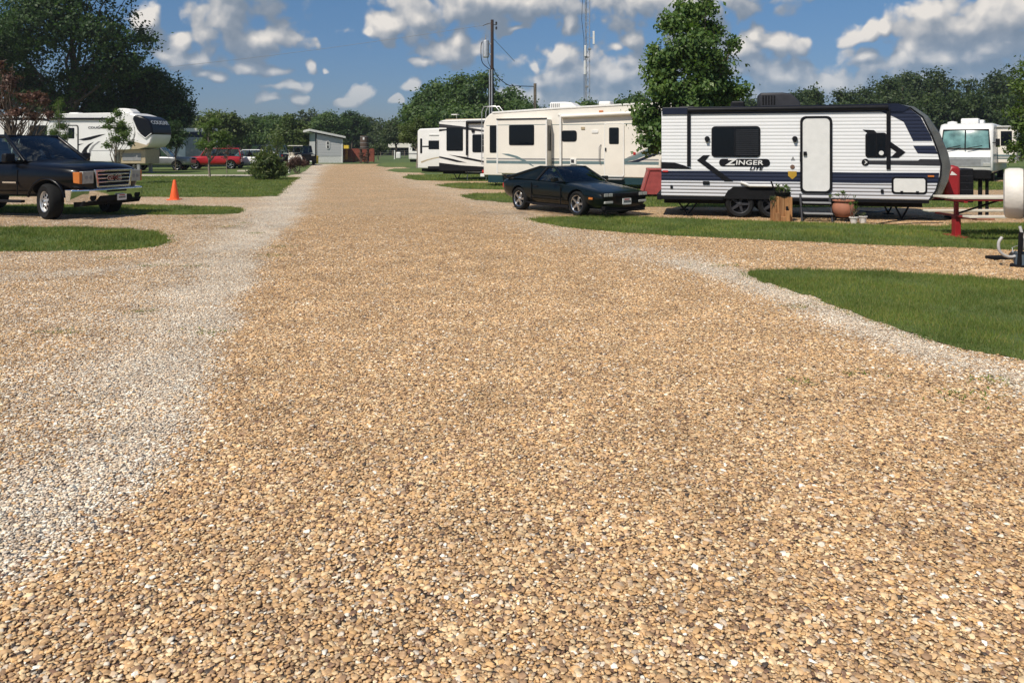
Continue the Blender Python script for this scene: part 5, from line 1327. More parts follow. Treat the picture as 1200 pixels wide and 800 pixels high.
x0, z0, x1, z1 = B.rect(745.5, 194, 771, 208); B.panel('storage_hatch', rrect(x0, z0, x1, z1, .04), M['cream'], .014, bevel=.006)
# roof gear
zr = B.L(660, 127.0)[1]-.03
ax0, ax1 = B.L(645, 122, .9)[0], B.L(677, 122, .9)[0]
B.ac(ax0, ax1, zr, .36, .8, 1.65, 'pale', .3)
m = MB(); m.box((B.L(702, 119, .9)[0], .8, zr+.15), (B.L(716, 119, .9)[0], 1.4, zr+.34)); m.build('roof_vent', M['pale'], B.root, bevel=.06)
m = MB()
for yy in (.02, .42): m.tube([(-.09, yy, 1.0), (-.09, yy, tl[3][1]+.1), (-.0, yy, tl[4][1]+.26), (.6, yy, tl[4][1]+.28), (.8, yy, tl[4][1]+.05)], .018, 6)
for k in range(8): m.tube([(-.09, .02, 1.0+k*.28), (-.09, .42, 1.0+k*.28)], .014, 5)
m.build('ladder', M['galv'], B.root, smooth=50)
MB().box((-.22, .1, .42), (-.0, 2.35, .56)).build('rear_bumper', M['pale'], B.root, bevel=.02)
MB().box((-.23, .3, .60), (-.0, .62, .72)).build('tail_lamp', M['redlamp'], B.root, bevel=.01)
B.axle([4.6, 5.55], r=.36, y=.14); B.jack(.5, .5, .3, .2); B.jack(8.0, .5, .3, .15)

# ---- white and black fifth wheel further back
C = RV('fifth_wheel_trailer', 'white trailer with big dark windows and black sweeping stripes behind the beige one', 'fifth wheel', 514.3, 40.5, R(22), 2.44)
pc = C.P([(514.3,199.5),(514.3,142.5),(520,140.8),(567,139.5)])
xe = 9.5
C.body([pc[0], pc[1], pc[2], (xe, pc[3][1]+.1), (xe, pc[0][1]+.05)], [M['white']], bevel=.04)
C.pxpanel('skirt', [(514.6,200.2),(514.6,190.8),(540,193.8),(570,195.6),(600,196.2),(600,200)], M['black'], .006)
C.pxpanel('decal', [(514.6,149.6),(514.6,145.2),(540,148),(568,152.6),(590,156),(590,158),(566,154.6),(546,152.2),(535,150.4)], M['darkgrey'], .006)
C.pxpanel('decal', [(514.6,154.2),(514.6,151.6),(524,151.4),(524,152.8)], M['black'], .007)
C.pxpanel('decal', [(514.8,185),(514.8,183.2),(530,186.2),(547,190.8),(535,190)], M['black'], .007)
C.pxpanel('decal', [(526,181.4),(545,184),(567,188.6),(590,193),(590,194.4),(566,190.6),(545,186.6)], M['black'], .007)
C.window(523.3, 149.2, 542.6, 176.8, r=.06); C.window(553.6, 157.6, 572, 178.6, r=.08)
p, q = C.L(547.6, 142), C.L(547.6, 182); MB().box((p[0]-.05, -.09, q[1]), (p[0]+.05, 0, p[1])).build('awning_arm', M['black'], C.root, bevel=.01)
a0 = C.L(548, 143.5); C.tubep('awning', [(a0[0], -.1, a0[1]), (8.4, -.1, a0[1])], .085, 'black', seg=12)
MB().box((0, 0, pc[1][1]-.04), (xe, .02, pc[1][1])).build('edge_trim', M['grey'], C.root)
m = MB(); m.lathe([(.10, -.03), (.09, -.06)], (C.L(554.6,153.6)[0], 0, C.L(554.6,153.6)[1]), 'y', 16); m.build('porch_light', M['black'], C.root)
MB().box((C.L(520,139)[0], .2, pc[2][1]), (C.L(566,139)[0]+3, 2.2, pc[2][1]+.06)).build('roof', M['tan'], C.root)
x, z = C.L(535, 135, 1.2); MB().tube([(x, 1.2, z-.5), (x, 1.2, z)], .02, 6).box((x-.22, 1.0, z), (x+.12, 1.3, z+.05)).build('tv_antenna', M['pale'], C.root)
C.jack(C.L(533,205)[0], pc[0][1], .3, .3); C.axle([4.8, 5.8], r=.38)
MB().box((.1, .3, pc[0][1]-.2), (xe-.1, 2.1, pc[0][1]+.02)).build('chassis', M['matblack'], C.root)
m = MB(); x = C.L(556, 205)[0]; m.box((x-.7, .3, .42), (x+.6, .7, .48)); m.tube([(x-.6, .4, .42), (x-.6, .4, 0)], .03, 6); m.tube([(x+.5, .4, .42), (x+.5, .4, 0)], .03, 6); m.build('entry_step', M['galv'], C.root)

# ---- cream trailer beyond it
A = RV('travel_trailer', 'small cream trailer with tan stripe showing its end beyond the white and black one', 'travel trailer', 489, 53, R(20), 2.44)
pa = A.P([(489,197.5),(489,153.5),(491.5,151.0),(515,149.4)])
A.body([pa[0], pa[1], pa[2], (7, pa[3][1]+.1), (7, pa[0][1])], [M['white']], bevel=.08)
A.window(502.2, 164.8, 516, 175, r=.05); A.window(492.4, 162.4, 494.8, 179.8, r=.04)
A.pxpanel('stripe', [(495,171),(503,171),(503,172.6),(495,172.6)], M['black'], .006)
A.pxpanel('decal', [(493,189.5),(500,187),(508,185),(516,183.6),(516,184.8),(508,186.4),(500,188.6),(494,191.2)], M['tan'], .006)
A.pxpanel('skirt', [(501.5,198.2),(501.5,195),(530,194.6),(530,198)], M['black'], .008)
A.pxpanel('awning_rail', [(503,157.4),(520,157),(520,158.6),(503,158.6)], M['pale'], .05)
A.axle([3.5, 4.4], r=.36); MB().box((.2, .3, pa[0][1]-.2), (6.8, 2.1, pa[0][1]+.02)).build('chassis', M['matblack'], A.root)
MB().box((-.1, .2, .45), (0, 2.2, .56)).build('rear_bumper', M['black'], A.root)
E = RV('camper_trailer', 'farthest tiny white camper at the right edge of the road', 'camper', 478.6, 76, R(15), 2.2)
pe = E.P([(478.6,187),(478.6,170.5),(480,168.2),(492,168)])
E.body([pe[0], pe[1], pe[2], (4.5, pe[3][1]), (4.5, pe[0][1])], [M['white']], bevel=.1)
E.pxpanel('stripe', [(478.8,179.5),(492,179.5),(492,181),(478.8,181)], M['grey'], .01); E.window(483, 172, 488, 177)
E.axle([2.2], r=.33); MB().box((.1, .2, pe[0][1]-.25), (4.4, 2.0, pe[0][1])).build('chassis', M['matblack'], E.root)

# ---- black nosed fifth wheel, far left
M['nosegloss'] = plain('black_nose_gloss', (.004, .005, .008), .3, spec=.25)
G = RV('fifth_wheel_trailer', 'large white fifth wheel with a black glossy nose on the left lawn', 'fifth wheel', -60, 50.5, R(4), 2.44)
top = [(-60,137.5),(0,135.6),(80,133.0),(150,132.0),(158,132.6)]
lower = [(156.5,160.5),(154.5,166),(152.5,175),(148,175.6),(134,175.6),(134,190),(-60,191)]
pg = G.P([t for t in top if t[0] < 152]+[(152,133.5),(156,142),(158,154)]+lower)
G.body(pg, [M['white']], bevel=.03)
# curved nose: three-part cap standing further forward
nose = G.P([(146.0,132.2),(153.0,132.6),(166.5,136.8),(173.5,141),(177.1,148),(178.5,156),(178.6,160.5),(176.1,167.5),(171.6,171.8),(161.4,174.6),(153.0,175.4),(155.6,166),(157.8,158),(156.9,151),(152.4,139)])
MB().prism(nose, .02, 2.42, 'y').build('front_cap', M['white'], G.root, bevel=.10, smooth=45)
MB().prism(G.P([(154.6,138.8),(157.5,134.6),(166.5,136.2),(173.8,140.4),(177.5,147.7),(179.0,155.9),(178.9,158),(171.0,162.6),(165.2,158.6),(160.4,152.4)]), -.025, 2.465, 'y').build('nose_panel', M['nosegloss'], G.root, bevel=.11, smooth=45)
for (a, b2) in (((160.7,154.5),(170.6,162.2)), ((170.6,162.2),(177.7,156.5))): 
    p, q = G.L(*a), G.L(*b2); MB().tube([(p[0], -.03, p[1]), (q[0], -.03, q[1])], .035, 6).build('nose_trim', M['pale'], G.root)
G.pxpanel('nose_skirt', [(153.7,175),(157.5,166),(171.6,170.2),(176.1,167.4),(172.9,171.6),(162.6,174.6)], M['tan'], .025)
(xa_, za_), (xb2, zb2) = G.L(177.5, 147.7), G.L(173.8, 140.4); tl_ = math.atan2(xa_-xb2, zb2-za_)
text('lettering', 'COUGAR', .40, M['pale'], G.root, ((xa_+xb2)/2+.06*math.cos(tl_), 1.15, (za_+zb2)/2+.06*math.sin(tl_)), (R(90)-tl_, 0, R(90)), offset=.008, sx=1.25)
x, z = G.L(113, 149.8); text('lettering', 'COUGAR', .2, M['darkgrey'], G.root, (x, -.015, z), offset=.003, sx=1.35)
# side decals
G.pxpanel('decal', [(92,163.6),(104,160.8),(116,158),(124,157.2),(116,160.4),(106,164),(98,165)], M['black'], .008)
G.pxpanel('decal', [(95.5,182.5),(96,178),(99,173.4),(104,169),(110,166.4),(105,171),(101.8,176),(102.5,181.5),(106,183.8),(99,183.8)], M['black'], .008)
G.pxpanel('decal', [(104,183),(104.5,176),(108,171),(115,166),(118,165.6),(111,171),(107,177),(107,183)], M['grey'], .007)
G.pxpanel('decal', [(82,171.5),(92,169),(98,168.4),(90,171.4)], M['black'], .008)
G.pxpanel('decal', [(-60,142.6),(20,137.8),(52,138.4),(60,142.4),(46,141.4),(20,141)], M['black'], .008)
for (u, v, w2) in ((-40,153,20), (12,153,14), (45,153,20)): G.window(u-w2/2, v-6, u+w2/2, v+6.5, r=.06)
dr, db = G.door(78.5, 146.6, 92, 184, frame='black', leaf='white', fw=.06, r=.14, win=(80.2, 150, 87.5, 162.5))
G.pxpanel('awning', [(56,140.6),(56,138.2),(126,138.2),(126,140.6)], M['black'], .12)
x0, z0, x1, z1 = G.rect(107, 176.5, 134, 189); G.panel('storage_hatch', rrect(x0, z0, x1, z1, .05), M['white'], .02, bevel=.01); 
for (u0, v0, u1, v1) in ((107,176.3,134,177),): G.panel('hatch_trim', [(a, b2) for a, b2 in G.P([(u0,v0),(u1,v0),(u1,v1),(u0,v1)])], M['grey'], .024)
# landing gear box under the nose
m = MB(); x0, z0, x1, z1 = G.rect(136.5, 175.2, 167, 192); m.box((x0, .35, z0), (x1, 2.1, z1)); gb = m.build('generator_bay', M['tan'], G.root, bevel=.03)
G.panel('bay_hatch', rrect(x0+.2, z0+.2, x1-.3, z1-.25, .05), M['grey'], .02, .35, parent=gb)
m = MB(); xx = G.L(158, 195)[0]
for yy in (.5, 1.9): m.box((xx-.09, yy-.09, 0), (xx+.09, yy+.09, z0+.1)); m.box((xx-.2, yy-.2, 0), (xx+.2, yy+.2, .05))
m.build('landing_leg', M['grey'], G.root)
G.axle([4.2, 5.3], r=.40); MB().box((.1, .3, pg[-1][1]-.3), (G.L(134,190)[0], 2.1, pg[-1][1]+.02)).build('chassis', M['matblack'], G.root)
# roof gear
zr = G.L(80, 133.6)[1]
G.ac(G.L(138, 130, .9)[0], G.L(157, 130, .9)[0], G.L(150, 133)[1]-.02, .40, .8, 1.7, 'pale', .3, vent=False)
m = MB(); m.box((G.L(80,132,.9)[0], .9, zr-.1), (G.L(92,132,.9)[0], 1.5, zr+.14)); m.build('roof_vent', M['pale'], G.root, bevel=.08)
m = MB(); m.box((G.L(16,132,.9)[0], .9, zr-.3), (G.L(38,132,.9)[0], 1.6, zr+.06)); m.build('roof_vent', M['pale'], G.root, bevel=.08)

# ---- grey trailer behind, left
N = RV('travel_trailer', 'silver grey trailer with a dark roof partly hidden by trees left of the red car', 'travel trailer', 170, 66, R(-6), 2.44)
pn = N.P([(200,190),(198,178),(204,168),(210,156),(217,150.5),(246,150),(246,190)])
N.body(pn, [M['white']], bevel=.06)
N.pxpanel('end_panel', [(217.5,190),(217.5,154.5),(245,154.5),(245,190)], M['greypaint'], .03)
N.pxpanel('roof_trim', [(216,154.4),(216,150.6),(246,150.2),(246,154.2)], M['cream'], .08)
N.pxpanel('shade_band', [(218,161),(218,155),(245,155),(245,161)], M['navy'], .04)
N.pxpanel('decal', [(200,186),(207,172),(211,166),(214,166),(208,180),(206,187)], M['grey'], .02)
N.axle([4.2], r=.4); MB().box((pn[0][0]+.1, .3, pn[0][1]-.3), (pn[-1][0]-.1, 2.1, pn[0][1]+.02)).build('chassis', M['matblack'], N.root)

# ---- motorhome facing us at the right
hp = at(1131, 38.5)
hd = Vector((-0.60, -0.80, 0)); rzm = math.atan2(hd.x, -hd.y)     # local -y points along its nose
mh = thing('motorhome', 'silver and white motorhome facing us beyond the ribbed trailer nose', 'motorhome', hp, rzm)
W2 = 1.2
fp = [(0, .45), (-.10, .6), (-.12, 1.05), (0.02, 1.45), (.10, 1.75), (.32, 2.72), (.75, 2.98), (1.4, 3.02), (9.5, 3.02), (9.5, .45)]   # (y back, z)
m = MB(); m.prism(fp, -W2, W2, 'x'); m.build('body', M['white'], mh, bevel=.12, smooth=40)
ws = MB().patch((-W2+.14, .07, 1.72), (W2-.14, .07, 1.72), (W2-.22, .285, 2.64), (-W2+.22, .285, 2.64), (0, -.10, 0), 8)
M['shade'] = plain('painted_teal_reflection', (0.14, 0.27, 0.26), 0.2, var=.6, nscale=1.6, coat=.6)  # teal mottling in the colour stands in for reflections on the windshield
ws.build('windshield', M['shade'], mh, smooth=60)
m = MB(); m.tube([(0, -.06, 1.7), (0, .17, 2.66)], .03, 6); m.tube([(-W2+.12, .05, 1.70), (W2-.12, .05, 1.70)], .04, 6); m.tube([(W2-.13, .05, 1.7), (W2-.2, .27, 2.66), (-W2+.2, .27, 2.66), (-W2+.13, .05, 1.7)], .04, 6); m.build('windshield_trim', M['black'], mh, smooth=50)
for x0, x1 in ((.1, .75), (-.8, -.2)): MB().tube([(x0, -.10, 1.72), (x1, -.06, 1.85)], .02, 5).build('wiper', M['matblack'], mh)
M['mhsilver'] = plain('silver_grey_panel', (.42, .43, .43), .35, metal=.3)
m = MB(); m.box((-W2+.08, -.135, .78), (W2-.08, -.05, 1.30))
m.build('front_panel', M['mhsilver'], mh, bevel=.02)
m = MB()
for k in range(5): m.box((-.7, -.15, .86+k*.07), (.7, -.12, .89+k*.07))
m.build('grille', M['grey'], mh)
for s in (1, -1):
    m = MB(); m.box((s*.95-.16, -.15, .80), (s*.95+.16, -.11, .98)); m.build('headlight', M['headlamp'], mh, bevel=.02)
    m = MB(); m.tube([(s*(W2-.02), .1, 2.0), (s*(W2+.22), -.12, 2.0)], .025, 6); m.box((s*(W2+.22)-.09, -.2, 1.78), (s*(W2+.22)+.09, -.1, 2.2)); m.build('door_mirror', M['matblack'], mh, bevel=.02)
m = MB(); m.box((-W2+.05, -.16, .40), (W2-.05, .1, .60)); m.build('bumper', M['matblack'], mh, bevel=.03)
# slide out on its left side (right in the picture)
m = MB(); m.box((W2-.05, 2.6, .95), (W2+.85, 6.2, 2.85)); so_ = m.build('slide_out', M['cream'], mh, bevel=.04)
m = MB(); m.box((W2+.16, 2.575, 1.85), (W2+.66, 2.61, 2.62)); m.build('slide_window', M['window'], so_, bevel=.02)
m = MB(); m.box((W2+.0, 2.58, 1.28), (W2+.84, 2.61, 1.38)); m.box((W2+.0, 2.58, 1.16), (W2+.84, 2.61, 1.22)); m.build('stripe', M['teal'], so_)
m = MB(); m.box((W2-.05, 2.5, 2.85), (W2+.98, 6.3, 2.90)); m.build('slide_awning', M['pale'], so_)
m = MB(); m.box((W2-.01, .6, .55), (W2+.012, 9.3, .95)); m.build('side_skirt', M['mhsilver'], mh)
m = MB(); m.box((W2-.005, .5, 1.3), (W2+.014, 2.5, 1.42)); m.build('stripe', M['teal'], mh)
for y0, y1 in ((1.5, 2.4), (4.4, 5.3)):
    m = MB(); m.prism([(y0, 3.0), (y1, 3.0), (y1, 3.2), (y1-.2, 3.3), (y0+.1, 3.3), (y0, 3.2)], -.35, .45, 'x'); m.build('air_conditioner', M['pale'], mh, bevel=.05)
m = MB(); m.lathe([(.25, 3.0), (.22, 3.12), (.05, 3.16)], (-.75, 1.6, 0), 'z', 20); m.build('satellite_dome', M['pale'], mh, smooth=40)
for s in (1, -1):
    for y in (1.1, 7.2):
        m = MB(); m.lathe([(.3, -.14), (.46, -.14), (.48, -.1), (.48, .1), (.46, .14), (.3, .14)], (s*1.03, y, .48), 'x', 28); wq = m.build('wheel', M['rubber'], mh, smooth=40)
m = MB(); m.box((-1.0, .6, .3), (1.0, 9.2, .6)); m.build('chassis', M['matblack'], mh)

# ---- trailer whose rear stands at the right edge, with a covered spare wheel
T = thing('camper_trailer', 'trailer rear at the right edge carrying a spare wheel under a white cover', 'camper', at(1194.5, 11.7), R(-34))
tz = 1.07
sp_ = bpy.data.objects.new('spare_wheel', None); COL.objects.link(sp_); sp_.parent = T; sp_.location = (-.06, 0, tz)
m = MB(); m.lathe([(.02, -.14), (.30, -.145), (.375, -.125), (.395, -.075), (.398, .06), (.385, .11), (.34, .125), (.02, .12)], axis='x', seg=40)
cv = m.build('wheel_cover', M['canvas'], sp_, smooth=50)
m = MB(); m.tube([(.15+0*k, .36*math.cos(a), .36*math.sin(a)) for k, a in enumerate(np.linspace(0, 2*math.pi, 30))], .016, 6); m.build('cover_hem', M['canvas'], sp_, smooth=60)
m = MB(); m.lathe([(.2, .13), (.36, .15), (.36, .17), (.2, .19)], axis='x', seg=28); m.build('tyre', M['rubber'], sp_, smooth=40)
m = MB(); m.box((.06, -.06, .45), (.16, .06, 1.5)); m.box((.1, -.9, .44), (.22, .9, .56)); m.build('bumper', M['matblack'], T, bevel=.015)
m = MB(); m.box((.40, -1.1, .55), (5.5, 1.2, 2.75)); m.build('body', M['white'], T, bevel=.06)
m = MB(); m.box((.3, -.8, .40), (5.3, .9, .58)); m.build('chassis', M['matblack'], T)
for x0, x1 in ((.9, 1.7), (3.2, 4.3)):
    f_ = MB().prism(rrect(x0, 1.55, x1, 2.25, .08), -1.125, -1.08, 'y').build('window', M['black'], T, bevel=.006)
    MB().prism(rrect(x0+.05, 1.60, x1-.05, 2.20, .06), -1.132, -1.11, 'y').build('pane', M['window'], f_)
for z0, z1 in ((.98, 1.10), (1.16, 1.20)): MB().box((.46, -1.106, z0), (5.44, -1.09, z1)).build('stripe', M['teal'], T)
m = MB(); m.tube([(.02, -.55, .52), (.0, -.55, .03)], .03, 8); m.box((-.12, -.67, 0), (.14, -.43, .03)); m.build('stabilizer_jack', M['matblack'], T)
q = wheel(T, (3.2, -1.0, .34), .34, .22, -1, 5, 'star', 'silver'); copywheel(q, (3.2, 1.1, .34), True)
# black cloth bag hanging from its bumper
m = MB(); r_ = random.Random(3)
m.lathe([(.03, .52), (.10, .47), (.17, .36), (.20, .24), (.18, .15), (.10, .11)], (.08, -.28, 0), 'z', 14)
m.v = [(x+r_.uniform(-.02, .02), y+r_.uniform(-.02, .02), z+r_.uniform(-.012, .012)) for x, y, z in m.v]
hb = m.build('hose_bag', M['matblack'], None, smooth=60); hb.location = at(1199, 11.5); tag(hb, 'crumpled black bag hanging under the covered spare wheel', 'bag')
# loop of pale hose
p0 = at(1186, 11.3)
pts = [(-.15, 0, .44), (-.20, 0, .36), (-.19, 0, .24), (-.10, 0, .16), (.03, 0, .15), (.14, 0, .24), (.17, 0, .40), (.15, .05, .60)]
def smoothpath(pts, n=5):
    out = []; P = [Vector(p) for p in pts]
    for i in range(len(P)-1):
        a, b, c, d = P[max(i-1, 0)], P[i], P[i+1], P[min(i+2, len(P)-1)]
        for k in range(n):
            t = k/n; out.append(.5*((2*b)+(c-a)*t+(2*a-5*b+4*c-d)*t*t+(-a+3*b-3*c+d)*t**3))
    return out+[P[-1]]
hs = MB().tube(smoothpath(pts), .022, 10).build('hose', M['tyrecord'], None, smooth=60); hs.location = p0
tag(hs, 'looped pale hose hanging below the covered spare wheel', 'hose')
# small bucket on the gravel
bk = thing('bucket', 'small blue grey bucket on the gravel at the right edge', 'bucket', gp(1197, 312))
MB().lathe([(.09, 0), (.12, .20), (.135, .21), (.115, .205), (.085, .02)], seg=24).build('pail', M['bluegrey'], bk, smooth=40)
MB().tube([(-.125, 0, .2), (-.10, .06, .27), (0, .09, .30), (.10, .06, .27), (.125, 0, .2)], .006, 6).build('handle', M['galv'], bk)
bl = MB().box((-.19, -.10, 0), (.17, .10, .055)).build('black_slab', M['matblack'], None, bevel=.01); bl.location = gp(1172, 304); bl.rotation_euler = (0, 0, .15)  # thin black box stands in for a shadow on the gravel
tag(bl, 'flat black slab standing in for the shadow on the gravel below the white hose loop', 'block')
# ------------------------------------------------------------------ picnic table
TB = at(1105, 15.0); tb = thing('picnic_table', 'red steel picnic table with pale plank top and benches at the right edge', 'picnic table', TB, 0)
Lg = 2.6
for k in range(3): MB().box((0, -.35+k*.245, .775), (Lg, -.35+k*.245+.225, .815)).build('top_plank', M['creamboard'], tb, bevel=.008)
for yy in (-.80, .60): MB().box((.05, yy, .445), (Lg, yy+.24, .485)).build('bench', M['creamboard'], tb, bevel=.008)
MB().box((.02, -.33, .74), (Lg-.02, -.29, .772)).box((.02, .33, .74), (Lg-.02, .37, .772)).build('top_rail', M['tablered'], tb)
for xx in (.20, Lg-.34):
    m = MB(); m.box((xx+.01, -.07, 0), (xx+.12, .07, .42)); m.box((xx+.03, -.035, .42), (xx+.10, .035, .772)); m.box((xx+.03, -.62, .405), (xx+.10, .70, .443)); m.box((xx+.03, -.33, .70), (xx+.10, .35, .755)); m.box((xx-.02, -.35, 0), (xx+.16, .35, .03))
    m.build('leg', M['tablered'], tb, bevel=.006)
for x0_, x1_ in ((.32, 1.2), (Lg-.3, Lg-1.1)): MB().tube([(x0_, .02, .47), (x1_, .02, .75)], .02, 6).build('brace', M['matblack'], tb)

# ------------------------------------------------------------------ pots and planters by the trailer
pl = thing('planter', 'tall wooden plank planter with stepped blocks standing before the trailer wheels', 'planter', gp(915.5, 259.2), -.1)
m = MB()
for (x0, x1, y0, y1, h) in ((-.06, .05, -.12, .1, .60), (.055, .15, -.12, .1, .60), (.155, .235, -.1, .12, .59), (-.235, -.13, -.1, .1, .47), (-.125, -.065, -.1, .1, .60), (-.18, -.06, .1, .2, .58), (-.055, .07, .1, .22, .6), (.075, .2, .12, .22, .58)):
    m.box((x0, y0, 0), (x1, y1, h))
m.build('planks', M['planks'], pl, bevel=.006)
m = MB()
for (x, y, h) in ((-.13, -.17, .21), (-.01, -.19, .13), (.10, -.17, .27)):
    m.box((x-.055, y-.05, 0), (x+.055, y+.05, h))
m.build('step_block', M['planks'], pl, bevel=.008)
m = MB(); m.lathe([(.10, .60), (.15, .60), (.19, .68), (.2, .70), (.16, .69)], (.03, 0, 0), 'z', 20); m.build('bowl', M['matblack'], pl, smooth=40)
# black stakes leaning
m = MB(); m.tube([(-.10, 0, .60), (-.25, -.05, .96)], .02, 6); m.tube([(.10, -.17, .27), (.09, -.17, .37)], .03, 6); m.build('stake', M['matblack'], pl)
def potplant(label, loc, n, size, mat, rx, rz_, z0, seed, stems=8, name='potted_plant', aspect=.3):
    root = thing(name, label, 'plant', loc); r = random.Random(seed); m = MB(); tips = []
    for k in range(stems):
        e = Vector((r.uniform(-rx, rx), r.uniform(-rx, rx)*.8, z0+r.uniform(.3, 1)*rz_)); m.tube(bend((r.gauss(0, .03), r.gauss(0, .03), z0-.05), e, 3, r.random(), .08), [.008, .007, .005, .002], 5); tips.append((e.x, e.y, e.z, rx*.28, rx*.28, rz_*.16))
    m.build('stem', M['bark'], root)
    leafobj('foliage', leaves(tips, n, size, seed, .05, 9, .3, .3, aspect), L[mat], root)
    return root
potplant('small green plant growing in the wooden planter', gp(916.5, 259), 190, .07, 'fresh', .15, .20, .70, 1)
potplant('grey green trailing plant on the left side of the wooden planter', gp(905.5, 259.4), 130, .06, 'dull', .09, .3, .34, 2)
ur = thing('urn', 'round terracotta urn on a short black stand', 'urn', gp(988.5, 259.5))
MB().lathe([(.11, .09), (.17, .12), (.245, .22), (.262, .32), (.235, .42), (.20, .46), (.215, .485), (.255, .50), (.25, .515), (.19, .50), (.17, .40)], seg=36).build('bowl', M['terracotta'], ur, smooth=50)
m = MB()
for k in range(3):
    a = k*2.094+.5; m.tube([(.13*math.cos(a), .13*math.sin(a), .13), (.19*math.cos(a), .19*math.sin(a), 0)], .013, 6)
m.tube([(.15*math.cos(a), .15*math.sin(a), .10) for a in np.linspace(0, 6.283, 20)], .011, 6); m.build('stand', M['matblack'], ur)
potplant('sparse green plant growing from the terracotta urn', gp(988.5, 259.5), 130, .06, 'fresh', .26, .24, .5, 3)
for u, v, sd_, h, lab in ((1000.5, 262.2, 4, .16, 'white pot nearest the terracotta urn'), (1011, 261.6, 5, .17, 'white pot right beside another, farther from the urn')):
    p = thing('flower_pot', lab, 'pot', gp(u, v)); MB().lathe([(.065, 0), (.09, h*.85), (.105, h*.86), (.105, h), (.09, h), (.08, h*.8), (.01, h*.8)], seg=24).build('pot', M['pot'], p, smooth=40)
    MB().lathe([(.078, h*.80), (.01, h*.83)], seg=16).build('soil', M['matblack'], p)
potplant('leafy green plant in the white pot nearest the urn', gp(1000.5, 262.2), 150, .06, 'fresh', .10, .36, .15, 6)
potplant('short drooping plant in the white pot farther from the urn', gp(1011, 261.6), 60, .05, 'dull', .08, .14, .15, 7)
# cables and bits on the gravel near the trailer's tongue
for i, (pts, r, mt, lab) in enumerate(((((1030,263),(1050,260),(1080,257),(1100,259),(1122,256.5),(1140,254)), .013, 'matblack', 'black power cable winding over the gravel under the trailer nose'), (((1020,262.5),(1046,264),(1075,262.5),(1105,262)), .010, 'matblack', 'thin black cord on the gravel right of the white pots'), (((975,250),(1000,248),(1024,250),(1043,246.5)), .02, 'bluegrey', 'blue hose lying in the shade beneath the trailer'))):
    m = MB(); m.tube(smoothpath([gp(u, v)+Vector((0, 0, r+.012)) for u, v in pts]), r, 6)
    o = m.build('cable' if 'hose' not in lab else 'water_hose', M[mt], None, smooth=60); tag(o, lab, 'cable' if 'hose' not in lab else 'hose')
o = MB().box((-.28, -.16, .012), (.28, .16, .05)).build('doormat', M['terracotta'], None, bevel=.01); o.location = gp(1148, 257.5); tag(o, 'brown flat pad on the gravel behind the picnic table leg', 'pad')
o = MB().box((-.35, -.2, .012), (.35, .2, .06)).build('black_slab', M['matblack'], None, bevel=.01); o.location = gp(1128, 256.2); tag(o, 'flat black pad on the gravel left of the brown one', 'block')

# ------------------------------------------------------------------ red ramp box left of the ribbed trailer
rp = gp(752, 231.2)
rb = thing('utility_trailer', 'faded red slant sided box trailer half hidden left of the ribbed trailer', 'trailer', (rp.x, rp.y, 0), -.12)
m = MB(); m.prism([(0, .10), (2.2, .10), (2.2, .98), (.25, .98)], 0, 1.5, 'y'); bx_ = m.build('body', M['redmatt'], rb, bevel=.015)
m = MB(); m.prism([(.22, .95), (2.22, .95), (2.22, 1.01), (.24, 1.01)], -.03, 1.53, 'y'); m.prism([(-.02, .10), (.04, .10), (.29, .96), (.23, .96)], -.025, .02, 'y'); m.build('rim', M['redmatt'], rb, bevel=.008)
q = wheel(rb, (1.5, -.05, .28), .28, .16, -1, 5, 'disc', 'pale'); copywheel(q, (1.5, 1.55, .28), True)

# ------------------------------------------------------------------ orange cone
cn = thing('traffic_cone', 'bright orange traffic cone on the gravel left of the road', 'cone', gp(204.5, 234.3))
MB().lathe([(.155, .03), (.15, .06), (.045, .66), (.035, .68), (.025, .67)], seg=28).build('cone', M['cone'], cn, smooth=40)
MB().prism(rrect(-.2, -.2, .2, .2, .05), 0, .035, 'z').build('base', M['cone'], cn, bevel=.01)

# ------------------------------------------------------------------ white post beside the shrub
wp = MB().lathe([(.075, -.1), (.075, .95), (.06, 1.0), (.02, 1.01)], seg=16).build('marker_post', M['pale'], None, smooth=40); wp.location = gp(339.2, 203.3)
tag(wp, 'short white round post by the reddish shrub', 'post')

# ------------------------------------------------------------------ golf cart, barrels
gc = thing('golf_cart', 'small cart with cream canopy roof beside the grey house', 'golf cart', at(346, 72), -1.2)
m = MB(); m.prism([(1.15, .35), (1.2, .6), (1.0, .85), (.7, .95), (.65, .45), (-.3, .4), (-.35, .75), (-1.1, .8), (-1.15, .35)], -.55, .55, 'y'); m.build('body', M['cream'], gc, bevel=.05)
m = MB()
for x, z in ((.75, .9), (-.95, .8)):
    for s in (1, -1): m.tube([(x, s*.5, z), (x-.15*(1 if x > 0 else -1), s*.5, 1.85)], .02, 6)
m.build('canopy_post', M['black'], gc)
MB().box((-1.15, -.62, 1.84), (.85, .62, 1.92)).build('canopy', M['cream'], gc, bevel=.03)
MB().box((-.7, -.5, .75), (-.2, .5, .88)).box((-.75, -.5, .85), (-.65, .5, 1.25)).build('seat', M['creamboard'], gc, bevel=.03)
q = wheel(gc, (.8, -.5, .25), .25, .18, -1, 5, 'disc', 'pale'); copywheel(q, (-.8, -.5, .25)); copywheel(q, (.8, .5, .25), True); copywheel(q, (-.8, .5, .25), True)
